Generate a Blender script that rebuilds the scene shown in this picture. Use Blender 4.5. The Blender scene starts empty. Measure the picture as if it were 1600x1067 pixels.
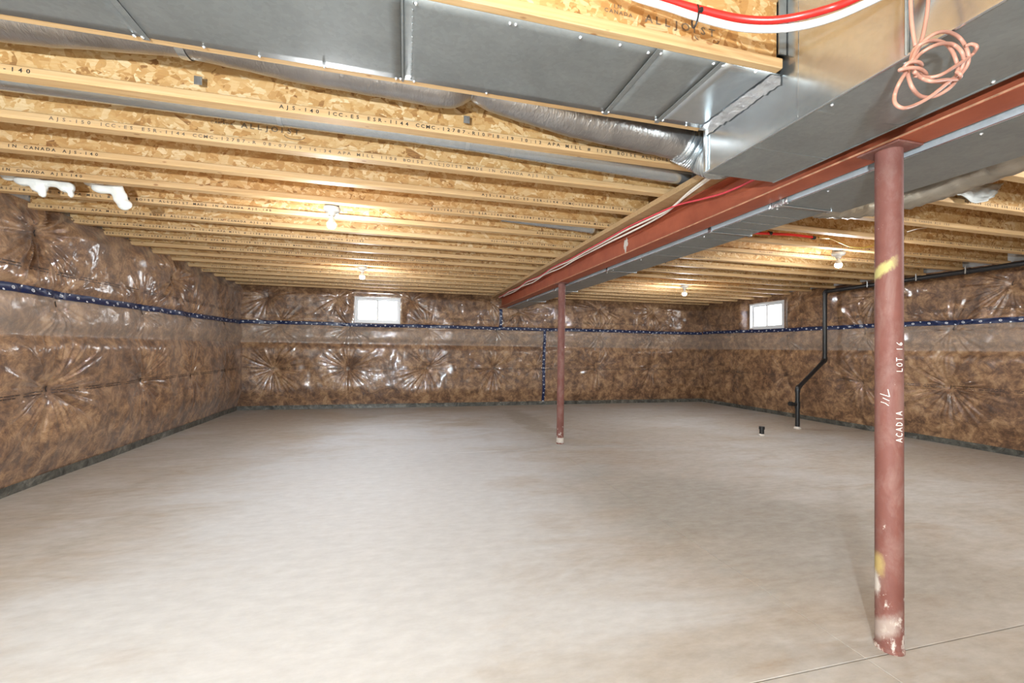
import bpy, bmesh, math, random
import numpy as np
from mathutils import Vector, Matrix

# ------------------------------------------------------------------ camera, world, lights, exposure
F_PX, YAW, PITCH, ROLL, CAM_H = 663.8, 0.24634, 0.01707, 0.01438, 1.1439
sc = bpy.context.scene
COL = sc.collection
_fw = Vector((math.sin(YAW) * math.cos(PITCH), math.cos(YAW) * math.cos(PITCH), math.sin(PITCH)))
_r = Vector((math.cos(YAW), -math.sin(YAW), 0))
_u = _r.cross(_fw)
_r2 = _r * math.cos(ROLL) + _u * math.sin(ROLL)
_u2 = _u * math.cos(ROLL) - _r * math.sin(ROLL)
cam_data = bpy.data.cameras.new('camera')
cam_data.sensor_width = 36.0
cam_data.lens = F_PX / 1600 * 36
cam_data.clip_start = 0.02
cam = bpy.data.objects.new('camera', cam_data)
COL.objects.link(cam)
cam.matrix_world = Matrix(((_r2.x, _u2.x, -_fw.x, 0), (_r2.y, _u2.y, -_fw.y, 0), (_r2.z, _u2.z, -_fw.z, CAM_H), (0, 0, 0, 1)))
sc.camera = cam

world = bpy.data.worlds.new('overcast_sky')
sc.world = world
world.use_nodes = True
world.node_tree.nodes['Background'].inputs[0].default_value = (0.93, 0.97, 1.0, 1)
world.node_tree.nodes['Background'].inputs[1].default_value = 7.0

def lamp(name, loc, watts, radius, color):
    l = bpy.data.lights.new(name, 'POINT')
    l.energy = watts; l.shadow_soft_size = radius; l.color = color
    o = bpy.data.objects.new(name, l); COL.objects.link(o); o.location = loc
    return o
# the photographer's flash beside and behind the camera, and the bare bulbs of the part of the basement behind it
lamp('camera_flash', (-1.15, -1.45, 1.02), 335, 0.05, (0.825, 0.93, 1.0))
lamp('ceiling_bulb_behind', (-0.55, -1.3, 2.05), 60, 0.05, (0.92, 0.97, 1.0))
lamp('ceiling_bulb_behind', (4.28, 0.9, 2.05), 34, 0.08, (0.93, 0.97, 1.0))

vs = sc.view_settings
vs.view_transform = 'Standard'; vs.look = 'None'; vs.gamma = 1.0; vs.use_curve_mapping = False
vs.exposure = 1.25
sc.cycles.max_bounces = 7; sc.cycles.diffuse_bounces = 5; sc.cycles.glossy_bounces = 3; sc.cycles.transparent_max_bounces = 6
sc.cycles.use_adaptive_sampling = True; sc.cycles.adaptive_threshold = 0.04
sc.cycles.caustics_reflective = False; sc.cycles.caustics_refractive = False

def at(x, y, **plane):
    """point on a world plane (X=, Y= or Z=) that the photograph shows at pixel x, y"""
    d = _r2 * ((x - 800) / F_PX) - _u2 * ((y - 533.5) / F_PX) + _fw
    (a, v), = plane.items()
    i = 'XYZ'.index(a)
    t = (v - (0, 0, CAM_H)[i]) / d[i]
    return Vector((d.x * t, d.y * t, CAM_H + d.z * t))

# ------------------------------------------------------------------ helpers
R = random.Random(7)
def tag(o, label=None, cat=None, group=None, kind=None):
    if label: o['label'] = label
    if cat: o['category'] = cat
    if group: o['group'] = group
    if kind: o['kind'] = kind
    return o
def empty(name, loc=(0, 0, 0)):
    o = bpy.data.objects.new(name, None); COL.objects.link(o); o.location = loc
    o.empty_display_size = 0.05
    return o
def link(name, me, parent=None, loc=None):
    o = bpy.data.objects.new(name, me); COL.objects.link(o)
    if parent: o.parent = parent
    if loc is not None: o.location = loc
    return o
class MB:
    def __init__(s): s.v = []; s.f = []
    def add(s, vs_, fs):
        n = len(s.v); s.v += [tuple(p) for p in vs_]; s.f += [tuple(i + n for i in f) for f in fs]; return s
    def box(s, x0, x1, y0, y1, z0, z1, b=0.0):
        if b <= 0:
            return s.add([(x0,y0,z0),(x1,y0,z0),(x1,y1,z0),(x0,y1,z0),(x0,y0,z1),(x1,y0,z1),(x1,y1,z1),(x0,y1,z1)],
                  [(0,3,2,1),(4,5,6,7),(0,1,5,4),(1,2,6,5),(2,3,7,6),(3,0,4,7)])
        bm = bmesh.new(); bmesh.ops.create_cube(bm, size=1)
        for v in bm.verts:
            v.co = Vector(((x0+x1)/2 + v.co.x*(x1-x0), (y0+y1)/2 + v.co.y*(y1-y0), (z0+z1)/2 + v.co.z*(z1-z0)))
        bmesh.ops.bevel(bm, geom=bm.edges[:], offset=b, segments=1, affect='EDGES')
        bm.verts.index_update()
        s.add([v.co[:] for v in bm.verts], [[v.index for v in f.verts] for f in bm.faces]); bm.free(); return s
    def prism_x(s, sec, x0, x1):
        n = len(sec)
        vs_ = [(x0, y, z) for y, z in sec] + [(x1, y, z) for y, z in sec]
        return s.add(vs_, [(i, (i+1) % n, (i+1) % n + n, i + n) for i in range(n)] + [tuple(range(n-1, -1, -1)), tuple(range(n, 2*n))])
    def prism_y(s, sec, y0, y1):
        n = len(sec)
        vs_ = [(x, y0, z) for x, z in sec] + [(x, y1, z) for x, z in sec]
        return s.add(vs_, [(i, i + n, (i+1) % n + n, (i+1) % n) for i in range(n)] + [tuple(range(n)), tuple(range(2*n-1, n-1, -1))])
    def tube(s, pts, r, seg=10, caps=True, rough=0.0):
        pts = [Vector(p) for p in pts]; n = len(pts)
        rad = r if isinstance(r, (list, tuple)) else [r] * n
        t0 = (pts[1] - pts[0]).normalized()
        a = Vector((0, 0, 1)) if abs(t0.z) < 0.9 else Vector((1, 0, 0))
        nv = (a - t0 * a.dot(t0)).normalized(); vs_ = []
        for i, p in enumerate(pts):
            t = (pts[min(i+1, n-1)] - pts[max(i-1, 0)]).normalized()
            q_ = nv - t * nv.dot(t)
            if q_.length < 0.05:
                a = Vector((0, 0, 1)) if abs(t.z) < 0.9 else Vector((1, 0, 0)); q_ = a - t * a.dot(t)
            nv = q_.normalized(); b = t.cross(nv)
            for k in range(seg):
                q = 2 * math.pi * k / seg
                rr = rad[i] * (1 + (R.uniform(-rough, rough) if rough else 0))
                vs_.append(p + (nv * math.cos(q) + b * math.sin(q)) * rr)
        fs = [(i*seg + k, i*seg + (k+1) % seg, (i+1)*seg + (k+1) % seg, (i+1)*seg + k) for i in range(n-1) for k in range(seg)]
        if caps: fs += [tuple(range(seg-1, -1, -1)), tuple(range((n-1)*seg, n*seg))]
        return s.add(vs_, fs)
    def lathe(s, prof, c=(0, 0, 0), seg=24):
        vs_ = []; fs = []
        for r, z in prof:
            for k in range(seg):
                q = 2 * math.pi * k / seg
                vs_.append((c[0] + r * math.cos(q), c[1] + r * math.sin(q), c[2] + z))
        for i in range(len(prof) - 1):
            for k in range(seg):
                fs.append((i*seg + k, i*seg + (k+1) % seg, (i+1)*seg + (k+1) % seg, (i+1)*seg + k))
        fs += [tuple(range(seg-1, -1, -1)), tuple(range((len(prof)-1)*seg, len(prof)*seg))]
        return s.add(vs_, fs)
    def mesh(s, name, m, smooth=False, angle=None):
        me = bpy.data.meshes.new(name); me.from_pydata(s.v, [], s.f); me.update()
        if m is not None: me.materials.append(m)
        if smooth:
            me.polygons.foreach_set('use_smooth', [True] * len(me.polygons))
            if angle: me.set_sharp_from_angle(angle=math.radians(angle))
        return me
    def build(s, name, m, parent=None, smooth=False, angle=None, loc=None):
        return link(name, s.mesh(name, m, smooth, angle), parent, loc)
def spline(pts, n=8):
    """Catmull-Rom through pts"""
    P = [Vector(p) for p in pts]; P = [P[0]*2 - P[1]] + P + [P[-1]*2 - P[-2]]; out = []
    for i in range(1, len(P) - 2):
        a, b, c, d = P[i-1], P[i], P[i+1], P[i+2]
        for k in range(n):
            t = k / n
            out.append(0.5 * ((2*b) + (c - a)*t + (2*a - 5*b + 4*c - d)*t*t + (-a + 3*b - 3*c + d)*t**3))
    return out + [P[-2]]
def grid_mesh(name, V, nu, nv, m, keep=None, flip=False):
    """V: (nu*nv, 3) array, index i*nv + j"""
    i, j = np.meshgrid(np.arange(nu - 1), np.arange(nv - 1), indexing='ij')
    a = (i * nv + j).ravel()
    q = np.stack([a, a + nv, a + nv + 1, a + 1], 1)
    if flip: q = q[:, ::-1]
    if keep is not None: q = q[keep.ravel()]
    used = np.unique(q); remap = np.full(len(V), -1); remap[used] = np.arange(len(used))
    V = V[used]; q = remap[q]
    me = bpy.data.meshes.new(name)
    me.vertices.add(len(V)); me.vertices.foreach_set('co', V.astype(np.float32).ravel())
    me.loops.add(q.size); me.loops.foreach_set('vertex_index', q.astype(np.int32).ravel())
    me.polygons.add(len(q)); me.polygons.foreach_set('loop_start', np.arange(0, q.size, 4, dtype=np.int32))
    me.polygons.foreach_set('use_smooth', np.ones(len(q), dtype=bool))
    me.update(calc_edges=True); me.materials.append(m)
    return me

# ------------------------------------------------------------------ materials
class NT:
    def __init__(s, name):
        s.m = bpy.data.materials.new(name); s.m.use_nodes = True
        s.t = s.m.node_tree; s.p = s.t.nodes['Principled BSDF']; s.out = s.t.nodes['Material Output']
    def n(s, typ, **kw):
        x = s.t.nodes.new(typ)
        for k, v in kw.items():
            if k.startswith('i_'):
                key = k[2:].replace('_', ' ')
                x.inputs[int(key) if key.isdigit() else key].default_value = v
            else: setattr(x, k, v)
        return x
    def l(s, a, b): s.t.links.new(a, b)
    def coord(s, rand=True, scale=(1, 1, 1), rot=(0, 0, 0), out='Object'):
        tc = s.n('ShaderNodeTexCoord'); v = tc.outputs[out]
        if rand:
            oi = s.n('ShaderNodeObjectInfo'); ml = s.n('ShaderNodeMath', operation='MULTIPLY'); ml.inputs[1].default_value = 37.0
            s.l(oi.outputs['Random'], ml.inputs[0])
            ad = s.n('ShaderNodeVectorMath', operation='ADD'); s.l(v, ad.inputs[0]); s.l(ml.outputs[0], ad.inputs[1]); v = ad.outputs[0]
        mp = s.n('ShaderNodeMapping'); mp.inputs['Scale'].default_value = scale; mp.inputs['Rotation'].default_value = rot
        s.l(v, mp.inputs[0]); return mp.outputs[0]
    def noise(s, vec, scale, detail=4, rough=0.55, dist=0.0):
        x = s.n('ShaderNodeTexNoise'); x.inputs['Scale'].default_value = scale; x.inputs['Detail'].default_value = detail
        x.inputs['Roughness'].default_value = rough; x.inputs['Distortion'].default_value = dist
        s.l(vec, x.inputs['Vector']); return x.outputs['Fac']
    def vor(s, vec, scale, feature='F1', out='Color'):
        x = s.n('ShaderNodeTexVoronoi', feature=feature); x.inputs['Scale'].default_value = scale
        s.l(vec, x.inputs['Vector']); return x.outputs[out]
    def ramp(s, fac, stops):
        x = s.n('ShaderNodeValToRGB'); e = x.color_ramp.elements
        while len(e) < len(stops): e.new(0.5)
        for el, (pos, c) in zip(e, stops):
            el.position = pos; el.color = (*c, 1) if len(c) == 3 else c
        s.l(fac, x.inputs[0]); return x.outputs[0]
    def mix(s, fac, a, b, blend='MIX'):
        x = s.n('ShaderNodeMix', data_type='RGBA', blend_type=blend)
        for inp, v in ((x.inputs[0], fac), (x.inputs[6], a), (x.inputs[7], b)):
            if isinstance(v, (int, float)): inp.default_value = v
            elif isinstance(v, tuple): inp.default_value = (*v, 1) if len(v) == 3 else v
            else: s.l(v, inp)
        return x.outputs[2]
    def math(s, op, a, b=None, clamp=False):
        x = s.n('ShaderNodeMath', operation=op, use_clamp=clamp)
        for inp, v in zip(x.inputs, (a, b)):
            if v is None: continue
            if isinstance(v, (int, float)): inp.default_value = v
            else: s.l(v, inp)
        return x.outputs[0]
    def bump(s, h, strength=0.3, dist=0.01):
        x = s.n('ShaderNodeBump'); x.inputs['Strength'].default_value = strength; x.inputs['Distance'].default_value = dist
        s.l(h, x.inputs['Height']); return x.outputs[0]
    def set(s, **kw):
        for k, v in kw.items():
            inp = s.p.inputs[k.replace('_', ' ')]
            if hasattr(v, 'links') or isinstance(v, bpy.types.NodeSocket): s.l(v, inp)
            elif isinstance(v, tuple) and len(v) == 3 and inp.type == 'RGBA': inp.default_value = (*v, 1)
            else: inp.default_value = v
        return s.m
def plain(name, c, rough=0.5, metal=0.0, var=0.12, scale=30, **kw):
    t = NT(name); v = t.coord()
    f = t.noise(v, scale, 3)
    lo = tuple(x * (1 - var) for x in c); hi = tuple(min(1, x * (1 + var)) for x in c)
    return t.set(Base_Color=t.ramp(f, [(0.3, lo), (0.7, hi)]), Roughness=rough, Metallic=metal, **kw)

M = {}
def m_osb():
    t = NT('strand_board')
    layers = []
    for rot, sc_ in ((0.35, (8, 8, 34)), (-0.5, (9, 9, 40)), (1.25, (10, 10, 30)), (0.0, (7, 7, 46))):
        base = t.coord(rot=(0, rot, 0))
        nz = t.n('ShaderNodeTexNoise'); nz.inputs['Scale'].default_value = 9; t.l(base, nz.inputs['Vector'])
        wm = t.n('ShaderNodeVectorMath', operation='MULTIPLY_ADD'); t.l(nz.outputs['Color'], wm.inputs[0]); wm.inputs[1].default_value = (0.03, 0.03, 0.012); t.l(base, wm.inputs[2])
        mp = t.n('ShaderNodeMapping'); mp.inputs['Scale'].default_value = sc_; t.l(wm.outputs[0], mp.inputs[0])
        vc = t.vor(mp.outputs[0], 1.0)
        layers.append(vc)
    v = t.coord()
    sel1 = t.ramp(t.noise(v, 22, 2), [(0.47, (0, 0, 0)), (0.5, (1, 1, 1))])
    sel2 = t.ramp(t.noise(t.coord(rot=(0.4, 0.2, 0.9)), 19, 2), [(0.5, (0, 0, 0)), (0.53, (1, 1, 1))])
    a = t.mix(sel1, layers[0], layers[1]); b = t.mix(sel1, layers[3], layers[2]); c = t.mix(sel2, a, b)
    sep = t.n('ShaderNodeSeparateColor'); t.l(c, sep.inputs[0])
    col = t.ramp(sep.outputs[0], [(0.0, (0.22, 0.095, 0.028)), (0.08, (0.40, 0.205, 0.065)), (0.35, (0.505, 0.295, 0.112)), (0.7, (0.58, 0.375, 0.17)), (1.0, (0.70, 0.53, 0.31))])
    grain = t.noise(t.coord(scale=(14, 14, 90)), 1.5, 5, 0.7)
    col = t.mix(t.ramp(grain, [(0.33, (0.55, 0.55, 0.55)), (0.55, (0, 0, 0))]), col, (0.50, 0.27, 0.08))
    h = t.math('ADD', sep.outputs[1], t.math('MULTIPLY', grain, 0.6))
    return t.set(Base_Color=col, Roughness=0.62, Normal=t.bump(h, 0.35, 0.002))
def m_pine(name='pine_flange', tint=1.0):
    t = NT(name)
    g = t.noise(t.coord(scale=(1.2, 30, 45)), 2.0, 6, 0.65, 0.6)
    big = t.noise(t.coord(scale=(0.6, 2, 2)), 1.4, 2)
    col = t.ramp(g, [(0.25, (0.42*tint, 0.245*tint, 0.10*tint)), (0.48, (0.565*tint, 0.365*tint, 0.175*tint)), (0.75, (0.66*tint, 0.465*tint, 0.26*tint))])
    col = t.mix(t.ramp(big, [(0.35, (0.35, 0.35, 0.35)), (0.65, (0, 0, 0))]), col, (0.48*tint, 0.285*tint, 0.12*tint))
    x = t.n('ShaderNodeTexVoronoi'); x.inputs['Scale'].default_value = 1.0; t.l(t.coord(scale=(7, 14, 14)), x.inputs['Vector'])
    knot = t.ramp(x.outputs['Distance'], [(0.07, (1, 1, 1)), (0.12, (0, 0, 0))])
    col = t.mix(t.math('MULTIPLY', knot, 0.75), col, (0.25, 0.10, 0.03))
    return t.set(Base_Color=col, Roughness=0.6, Normal=t.bump(g, 0.15, 0.001))
def m_galv(name, base, rough, streak=0.5, metal=0.95):
    t = NT(name); v = t.coord()
    a = t.noise(t.coord(scale=(2, 2, 2)), 2.2, 5, 0.6, 0.8)
    sp = t.vor(v, 70)
    sep = t.n('ShaderNodeSeparateColor'); t.l(sp, sep.inputs[0])
    col = t.ramp(a, [(0.3, tuple(x * (1 - 0.22 * streak) for x in base)), (0.7, tuple(min(1, x * (1 + 0.18 * streak)) for x in base))])
    col = t.mix(0.05, col, sep.outputs[0], 'OVERLAY')
    rg = t.n('ShaderNodeMapRange'); t.l(t.noise(v, 5, 5, 0.7), rg.inputs[0]); rg.inputs[3].default_value = rough * 0.75; rg.inputs[4].default_value = rough * 1.35
    return t.set(Base_Color=col, Metallic=metal, Roughness=rg.outputs[0], Normal=t.bump(t.noise(v, 3.5, 2), 0.12, 0.02))
def m_foil(name, base, rough=0.25, freq=60):
    t = NT(name); v = t.coord()
    h = t.noise(t.coord(scale=(1.0, 0.35, 0.35)), freq, 3, 0.6, 1.0)
    col = t.ramp(t.noise(v, 9, 3), [(0.3, tuple(x * 0.75 for x in base)), (0.7, base)])
    return t.set(Base_Color=col, Metallic=0.85, Roughness=rough, Normal=t.bump(h, 0.55, 0.006))
def m_insul():
    t = NT('brown_glass_wool_behind_film'); v = t.coord(False)
    w = t.n('ShaderNodeTexNoise'); w.inputs['Scale'].default_value = 3.5; w.inputs['Detail'].default_value = 3; t.l(v, w.inputs['Vector'])
    wm = t.n('ShaderNodeVectorMath', operation='MULTIPLY_ADD'); t.l(w.outputs['Color'], wm.inputs[0]); wm.inputs[1].default_value = (0.16, 0.16, 0.16); t.l(v, wm.inputs[2])
    a = t.noise(wm.outputs[0], 8.0, 9, 0.78, 0.35)
    b = t.noise(v, 1.7, 3, 0.6)
    f = t.math('ADD', t.math('MULTIPLY', a, 0.8), t.math('MULTIPLY', b, 0.2))
    col = t.ramp(f, [(0.36, (0.045, 0.020, 0.010)), (0.45, (0.125, 0.060, 0.028)), (0.51, (0.225, 0.118, 0.055)), (0.57, (0.34, 0.198, 0.098)), (0.68, (0.50, 0.335, 0.19))])
    cr = t.noise(t.coord(False, scale=(1, 1, 1), rot=(0.5, 0.3, 0.7)), 26, 3, 0.6, 1.5)
    cr2 = t.noise(v, 90, 2, 0.5)
    h = t.math('ADD', cr, t.math('MULTIPLY', cr2, 0.18))
    nb = t.bump(h, 0.16, 0.008)
    return t.set(Base_Color=col, Roughness=0.55, Normal=nb, Coat_Weight=1.0, Coat_Roughness=0.055, Coat_IOR=1.5, Coat_Normal=nb, Sheen_Weight=0.28, Sheen_Roughness=0.4, Sheen_Tint=(0.95, 0.86, 0.80), Specular_IOR_Level=0.6)
def m_flap():
    t = NT('milky_double_film'); v = t.coord(False)
    tr = t.n('ShaderNodeBsdfTransparent'); tr.inputs[0].default_value = (0.97, 0.95, 0.93, 1)
    nb = t.bump(t.noise(v, 24, 4, 0.6, 1.2), 0.3, 0.012)
    t.set(Base_Color=(0.66, 0.58, 0.50), Roughness=0.10, Normal=nb, Specular_IOR_Level=0.7)
    mx = t.n('ShaderNodeMixShader'); mx.inputs[0].default_value = 0.24
    t.l(tr.outputs[0], mx.inputs[1]); t.l(t.p.outputs[0], mx.inputs[2]); t.l(mx.outputs[0], t.out.inputs[0])
    return t.m
def m_concrete():
    t = NT('trowelled_concrete'); v = t.coord(False, out='Generated'); tc = t.n('ShaderNodeNewGeometry'); v = tc.outputs['Position']
    def mp(scale, rot=(0, 0, 0)):
        x = t.n('ShaderNodeMapping'); x.inputs['Scale'].default_value = scale; x.inputs['Rotation'].default_value = rot; t.l(v, x.inputs[0]); return x.outputs[0]
    big = t.noise(mp((0.35, 0.5, 1), (0, 0, 0.3)), 1.0, 4, 0.6, 0.9)
    mid = t.noise(mp((1.0, 2.2, 1), (0, 0, -0.25)), 1.1, 6, 0.62, 0.7)
    fine = t.noise(mp((6, 14, 1), (0, 0, 0.15)), 1.5, 6, 0.7)
    col = t.ramp(mid, [(0.25, (0.33, 0.315, 0.295)), (0.42, (0.45, 0.455, 0.455)), (0.56, (0.53, 0.555, 0.58)), (0.75, (0.585, 0.62, 0.655))])
    stain = t.ramp(big, [(0.42, (0, 0, 0)), (0.60, (0.85, 0.85, 0.85))])
    col = t.mix(stain, col, (0.37, 0.295, 0.215))
    gm = t.ramp(t.noise(mp((0.8, 0.9, 1), (0, 0, 0.8)), 1.3, 5, 0.65, 1.5), [(0.55, (0, 0, 0)), (0.68, (0.6, 0.6, 0.6))])
    col = t.mix(gm, col, (0.30, 0.29, 0.26))
    # pale dust and a painted pool of bulb light over the open middle of the slab, and a damp grey lane beside the posts
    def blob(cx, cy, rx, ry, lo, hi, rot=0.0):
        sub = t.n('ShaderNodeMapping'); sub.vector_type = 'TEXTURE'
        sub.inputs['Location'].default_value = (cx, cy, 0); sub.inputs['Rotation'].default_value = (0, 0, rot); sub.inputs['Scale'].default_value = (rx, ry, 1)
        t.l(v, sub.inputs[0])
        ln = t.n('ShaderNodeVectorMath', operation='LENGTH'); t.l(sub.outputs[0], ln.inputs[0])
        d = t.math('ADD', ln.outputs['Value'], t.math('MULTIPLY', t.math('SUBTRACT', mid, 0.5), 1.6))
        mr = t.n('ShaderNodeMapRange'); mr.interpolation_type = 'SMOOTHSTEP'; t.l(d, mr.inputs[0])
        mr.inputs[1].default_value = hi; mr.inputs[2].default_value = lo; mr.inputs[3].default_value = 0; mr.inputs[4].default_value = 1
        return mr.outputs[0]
    col = t.mix(0.52, col, (0.345, 0.305, 0.25))
    streak = t.ramp(t.noise(mp((0.9, 3.2, 1), (0, 0, 0.35)), 1.6, 6, 0.65, 0.8), [(0.52, (0, 0, 0)), (0.70, (0.7, 0.7, 0.7))])
    col = t.mix(streak, col, (0.34, 0.265, 0.19))
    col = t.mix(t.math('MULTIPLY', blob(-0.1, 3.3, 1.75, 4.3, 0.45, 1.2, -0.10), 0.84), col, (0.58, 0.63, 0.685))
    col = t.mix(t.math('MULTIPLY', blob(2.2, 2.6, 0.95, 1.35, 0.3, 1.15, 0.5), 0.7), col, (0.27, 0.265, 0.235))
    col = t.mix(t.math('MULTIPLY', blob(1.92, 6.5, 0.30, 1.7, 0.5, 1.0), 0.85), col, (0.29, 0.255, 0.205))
    col = t.mix(0.22, col, t.ramp(fine, [(0.3, (0.25, 0.22, 0.19)), (0.7, (0.7, 0.69, 0.67))]))
    h = t.math('ADD', t.math('MULTIPLY', fine, 0.5), mid)
    return t.set(Base_Color=col, Roughness=0.62, Specular_IOR_Level=0.28, Normal=t.bump(h, 0.045, 0.01))
def m_redsteel(name, scuffs):
    t = NT(name); v = t.coord(False)
    a = t.noise(v, 6, 5, 0.65)
    col = t.ramp(a, [(0.3, (0.27, 0.060, 0.028)), (0.7, (0.37, 0.095, 0.045))])
    if scuffs:
        dust = t.noise(t.coord(False, scale=(1, 1, 0.5)), 11, 6, 0.7, 0.5)
        col = t.ramp(a, [(0.3, (0.155, 0.055, 0.043)), (0.7, (0.205, 0.082, 0.066))])
        col = t.mix(t.ramp(dust, [(0.46, (0, 0, 0)), (0.75, (0.6, 0.6, 0.6))]), col, (0.30, 0.20, 0.175))
        sx = t.n('ShaderNodeSeparateXYZ'); t.l(v, sx.inputs[0]); z = sx.outputs['Z']
        nn = t.noise(t.coord(False, scale=(1, 1, 0.6)), 26, 5, 0.7)
        low = t.n('ShaderNodeMapRange'); t.l(z, low.inputs[0]); low.inputs[1].default_value = 0.34; low.inputs[2].default_value = 0.04; low.inputs[3].default_value = 0.0; low.inputs[4].default_value = 0.16
        plaster = t.ramp(t.math('ADD', nn, low.outputs[0]), [(0.66, (0, 0, 0)), (0.76, (0.9, 0.9, 0.9))])
        col = t.mix(plaster, col, (0.66, 0.60, 0.54))
        if scuffs == 2:
            # paint smears placed by height and by angle round the post
            ang = t.math('ADD', t.math('MULTIPLY', sx.outputs['X'], 0.563 / 0.0437), t.math('MULTIPLY', sx.outputs['Y'], -0.826 / 0.0437))
            for zc, hw, slope, a0, a1, c in ((at(1384, 417, Y=1.2607).z, 0.022, 0.030, 0.62, 0.15, (0.50, 0.46, 0.17)), (at(1372, 885, Y=1.2607).z, 0.045, 0.0, -0.25, -0.6, (0.46, 0.35, 0.13)),
                                             (at(1386, 972, Y=1.2607).z, 0.040, 0.03, 0.95, 0.3, (0.40, 0.33, 0.29)), (at(1370, 915, Y=1.2607).z, 0.045, 0.0, -0.55, -0.75, (0.66, 0.62, 0.56))):
                d = t.math('ABSOLUTE', t.math('SUBTRACT', t.math('ADD', z, t.math('MULTIPLY', ang, -slope)), zc))
                mk = t.ramp(t.math('ADD', d, t.math('MULTIPLY', t.math('SUBTRACT', nn, 0.5), 0.06)), [(hw * 0.55, (1, 1, 1)), (hw * 1.2, (0, 0, 0))])
                xm = t.n('ShaderNodeMapRange'); t.l(t.math('ADD', ang, t.math('MULTIPLY', t.math('SUBTRACT', nn, 0.5), 0.8)), xm.inputs[0]); xm.inputs[1].default_value = a0; xm.inputs[2].default_value = a1; xm.inputs[3].default_value = 0; xm.inputs[4].default_value = 0.85
                col = t.mix(t.math('MULTIPLY', mk, xm.outputs[0]), col, c)
    else:
        rust = t.noise(t.coord(False, scale=(4, 1, 4)), 5, 6, 0.7)
        col = t.mix(t.ramp(rust, [(0.6, (0, 0, 0)), (0.78, (0.5, 0.5, 0.5))]), col, (0.40, 0.17, 0.08))
    return t.set(Base_Color=col, Roughness=0.5 if not scuffs else 0.62, Specular_IOR_Level=0.35, Normal=t.bump(a, 0.08, 0.005))
def m_glass():
    t = NT('window_glass'); tr = t.n('ShaderNodeBsdfTransparent'); gl = t.n('ShaderNodeBsdfGlossy'); gl.inputs['Roughness'].default_value = 0.02
    mx = t.n('ShaderNodeMixShader'); mx.inputs[0].default_value = 0.06
    t.l(tr.outputs[0], mx.inputs[1]); t.l(gl.outputs[0], mx.inputs[2]); t.l(mx.outputs[0], t.out.inputs[0]); return t.m
def m_emit(name, c, s):
    t = NT(name); return t.set(Base_Color=(0.9, 0.9, 0.88), Emission_Color=c, Emission_Strength=s)
M['osb'] = m_osb(); M['pine'] = m_pine(); M['plate'] = m_pine('weathered_plate', 0.72)
M['galv'] = m_galv('galvanised_sheet', (0.60, 0.64, 0.66), 0.22, metal=0.92)
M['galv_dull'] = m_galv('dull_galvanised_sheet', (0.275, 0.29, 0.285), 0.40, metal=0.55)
M['galv_pipe'] = m_galv('galvanised_round_pipe', (0.56, 0.60, 0.62), 0.24, 0.25, 0.85)
M['foil'] = m_foil('grey_foil_jacket', (0.42, 0.40, 0.385), 0.30)
M['foil_tan'] = m_foil('tan_foil_jacket', (0.55, 0.50, 0.42), 0.38, 45)
M['foil_tape'] = m_foil('aluminium_tape', (0.85, 0.86, 0.86), 0.2, 90)
M['insul'] = m_insul(); M['flap'] = m_flap(); M['concrete'] = m_concrete()
M['wallconc'] = plain('poured_concrete', (0.36, 0.35, 0.33), 0.8)
M['red'] = m_redsteel('red_primer', 0); M['post'] = m_redsteel('scuffed_red_primer', 2); M['post_far'] = m_redsteel('worn_red_primer', 1)
M['glass'] = m_glass(); M['vinyl'] = plain('white_vinyl', (0.66, 0.67, 0.68), 0.35, var=0.02)
M['tape'] = plain('navy_sheathing_tape', (0.006, 0.016, 0.065), 0.38, var=0.25, scale=40)
M['white_print'] = plain('white_print', (0.72, 0.74, 0.78), 0.5, var=0.05)
M['ink'] = plain('black_ink', (0.035, 0.028, 0.022), 0.7, var=0.3)
M['ink_soft'] = plain('faded_ink', (0.16, 0.115, 0.075), 0.7, var=0.3)
M['film_print'] = plain('dark_film_print', (0.05, 0.03, 0.022), 0.5, var=0.3)
M['black'] = plain('black_abs', (0.014, 0.014, 0.015), 0.34, var=0.25)
M['hem'] = None
M['white_pex'] = plain('white_tubing', (0.80, 0.81, 0.82), 0.3, var=0.03)
M['red_pex'] = plain('red_tubing', (0.72, 0.022, 0.018), 0.28, var=0.06)
M['red_cable'] = plain('red_cable_sheath', (0.62, 0.055, 0.075), 0.4, var=0.08)
M['white_cable'] = plain('white_cable_sheath', (0.74, 0.68, 0.60), 0.45, var=0.08)
M['pink_cable'] = plain('pink_beige_cable_sheath', (0.43, 0.215, 0.16), 0.45, var=0.08)
M['yellow_wire'] = plain('yellow_wire_sheath', (0.55, 0.42, 0.06), 0.45)
M['porcelain'] = plain('white_porcelain', (0.80, 0.79, 0.76), 0.25, var=0.02)
M['bulb'] = m_emit('lit_bulb_glass', (0.96, 0.98, 1.0, 1), 900.0)
M['brass'] = plain('brass', (0.65, 0.45, 0.18), 0.3, 1.0)
M['screw'] = plain('zinc_screw', (0.85, 0.86, 0.87), 0.25, 0.7)
M['foam'] = plain('white_foam_wrap', (0.78, 0.79, 0.75), 0.6, var=0.06, scale=18)
M['chalk'] = plain('white_chalk', (0.78, 0.74, 0.70), 0.9, var=0.08)
M['edge_glint'] = plain('painted_edge_highlight', (0.40, 0.20, 0.115), 0.6, var=0.35, scale=25)
M['scrap'] = plain('white_plastic_scrap', (0.50, 0.51, 0.48), 0.5, var=0.06)
M['flank'] = m_galv('brightened_galvanised_sheet', (0.47, 0.51, 0.54), 0.40, metal=0.3)
M['grout'] = plain('pale_mortar', (0.55, 0.51, 0.46), 0.85)
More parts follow.
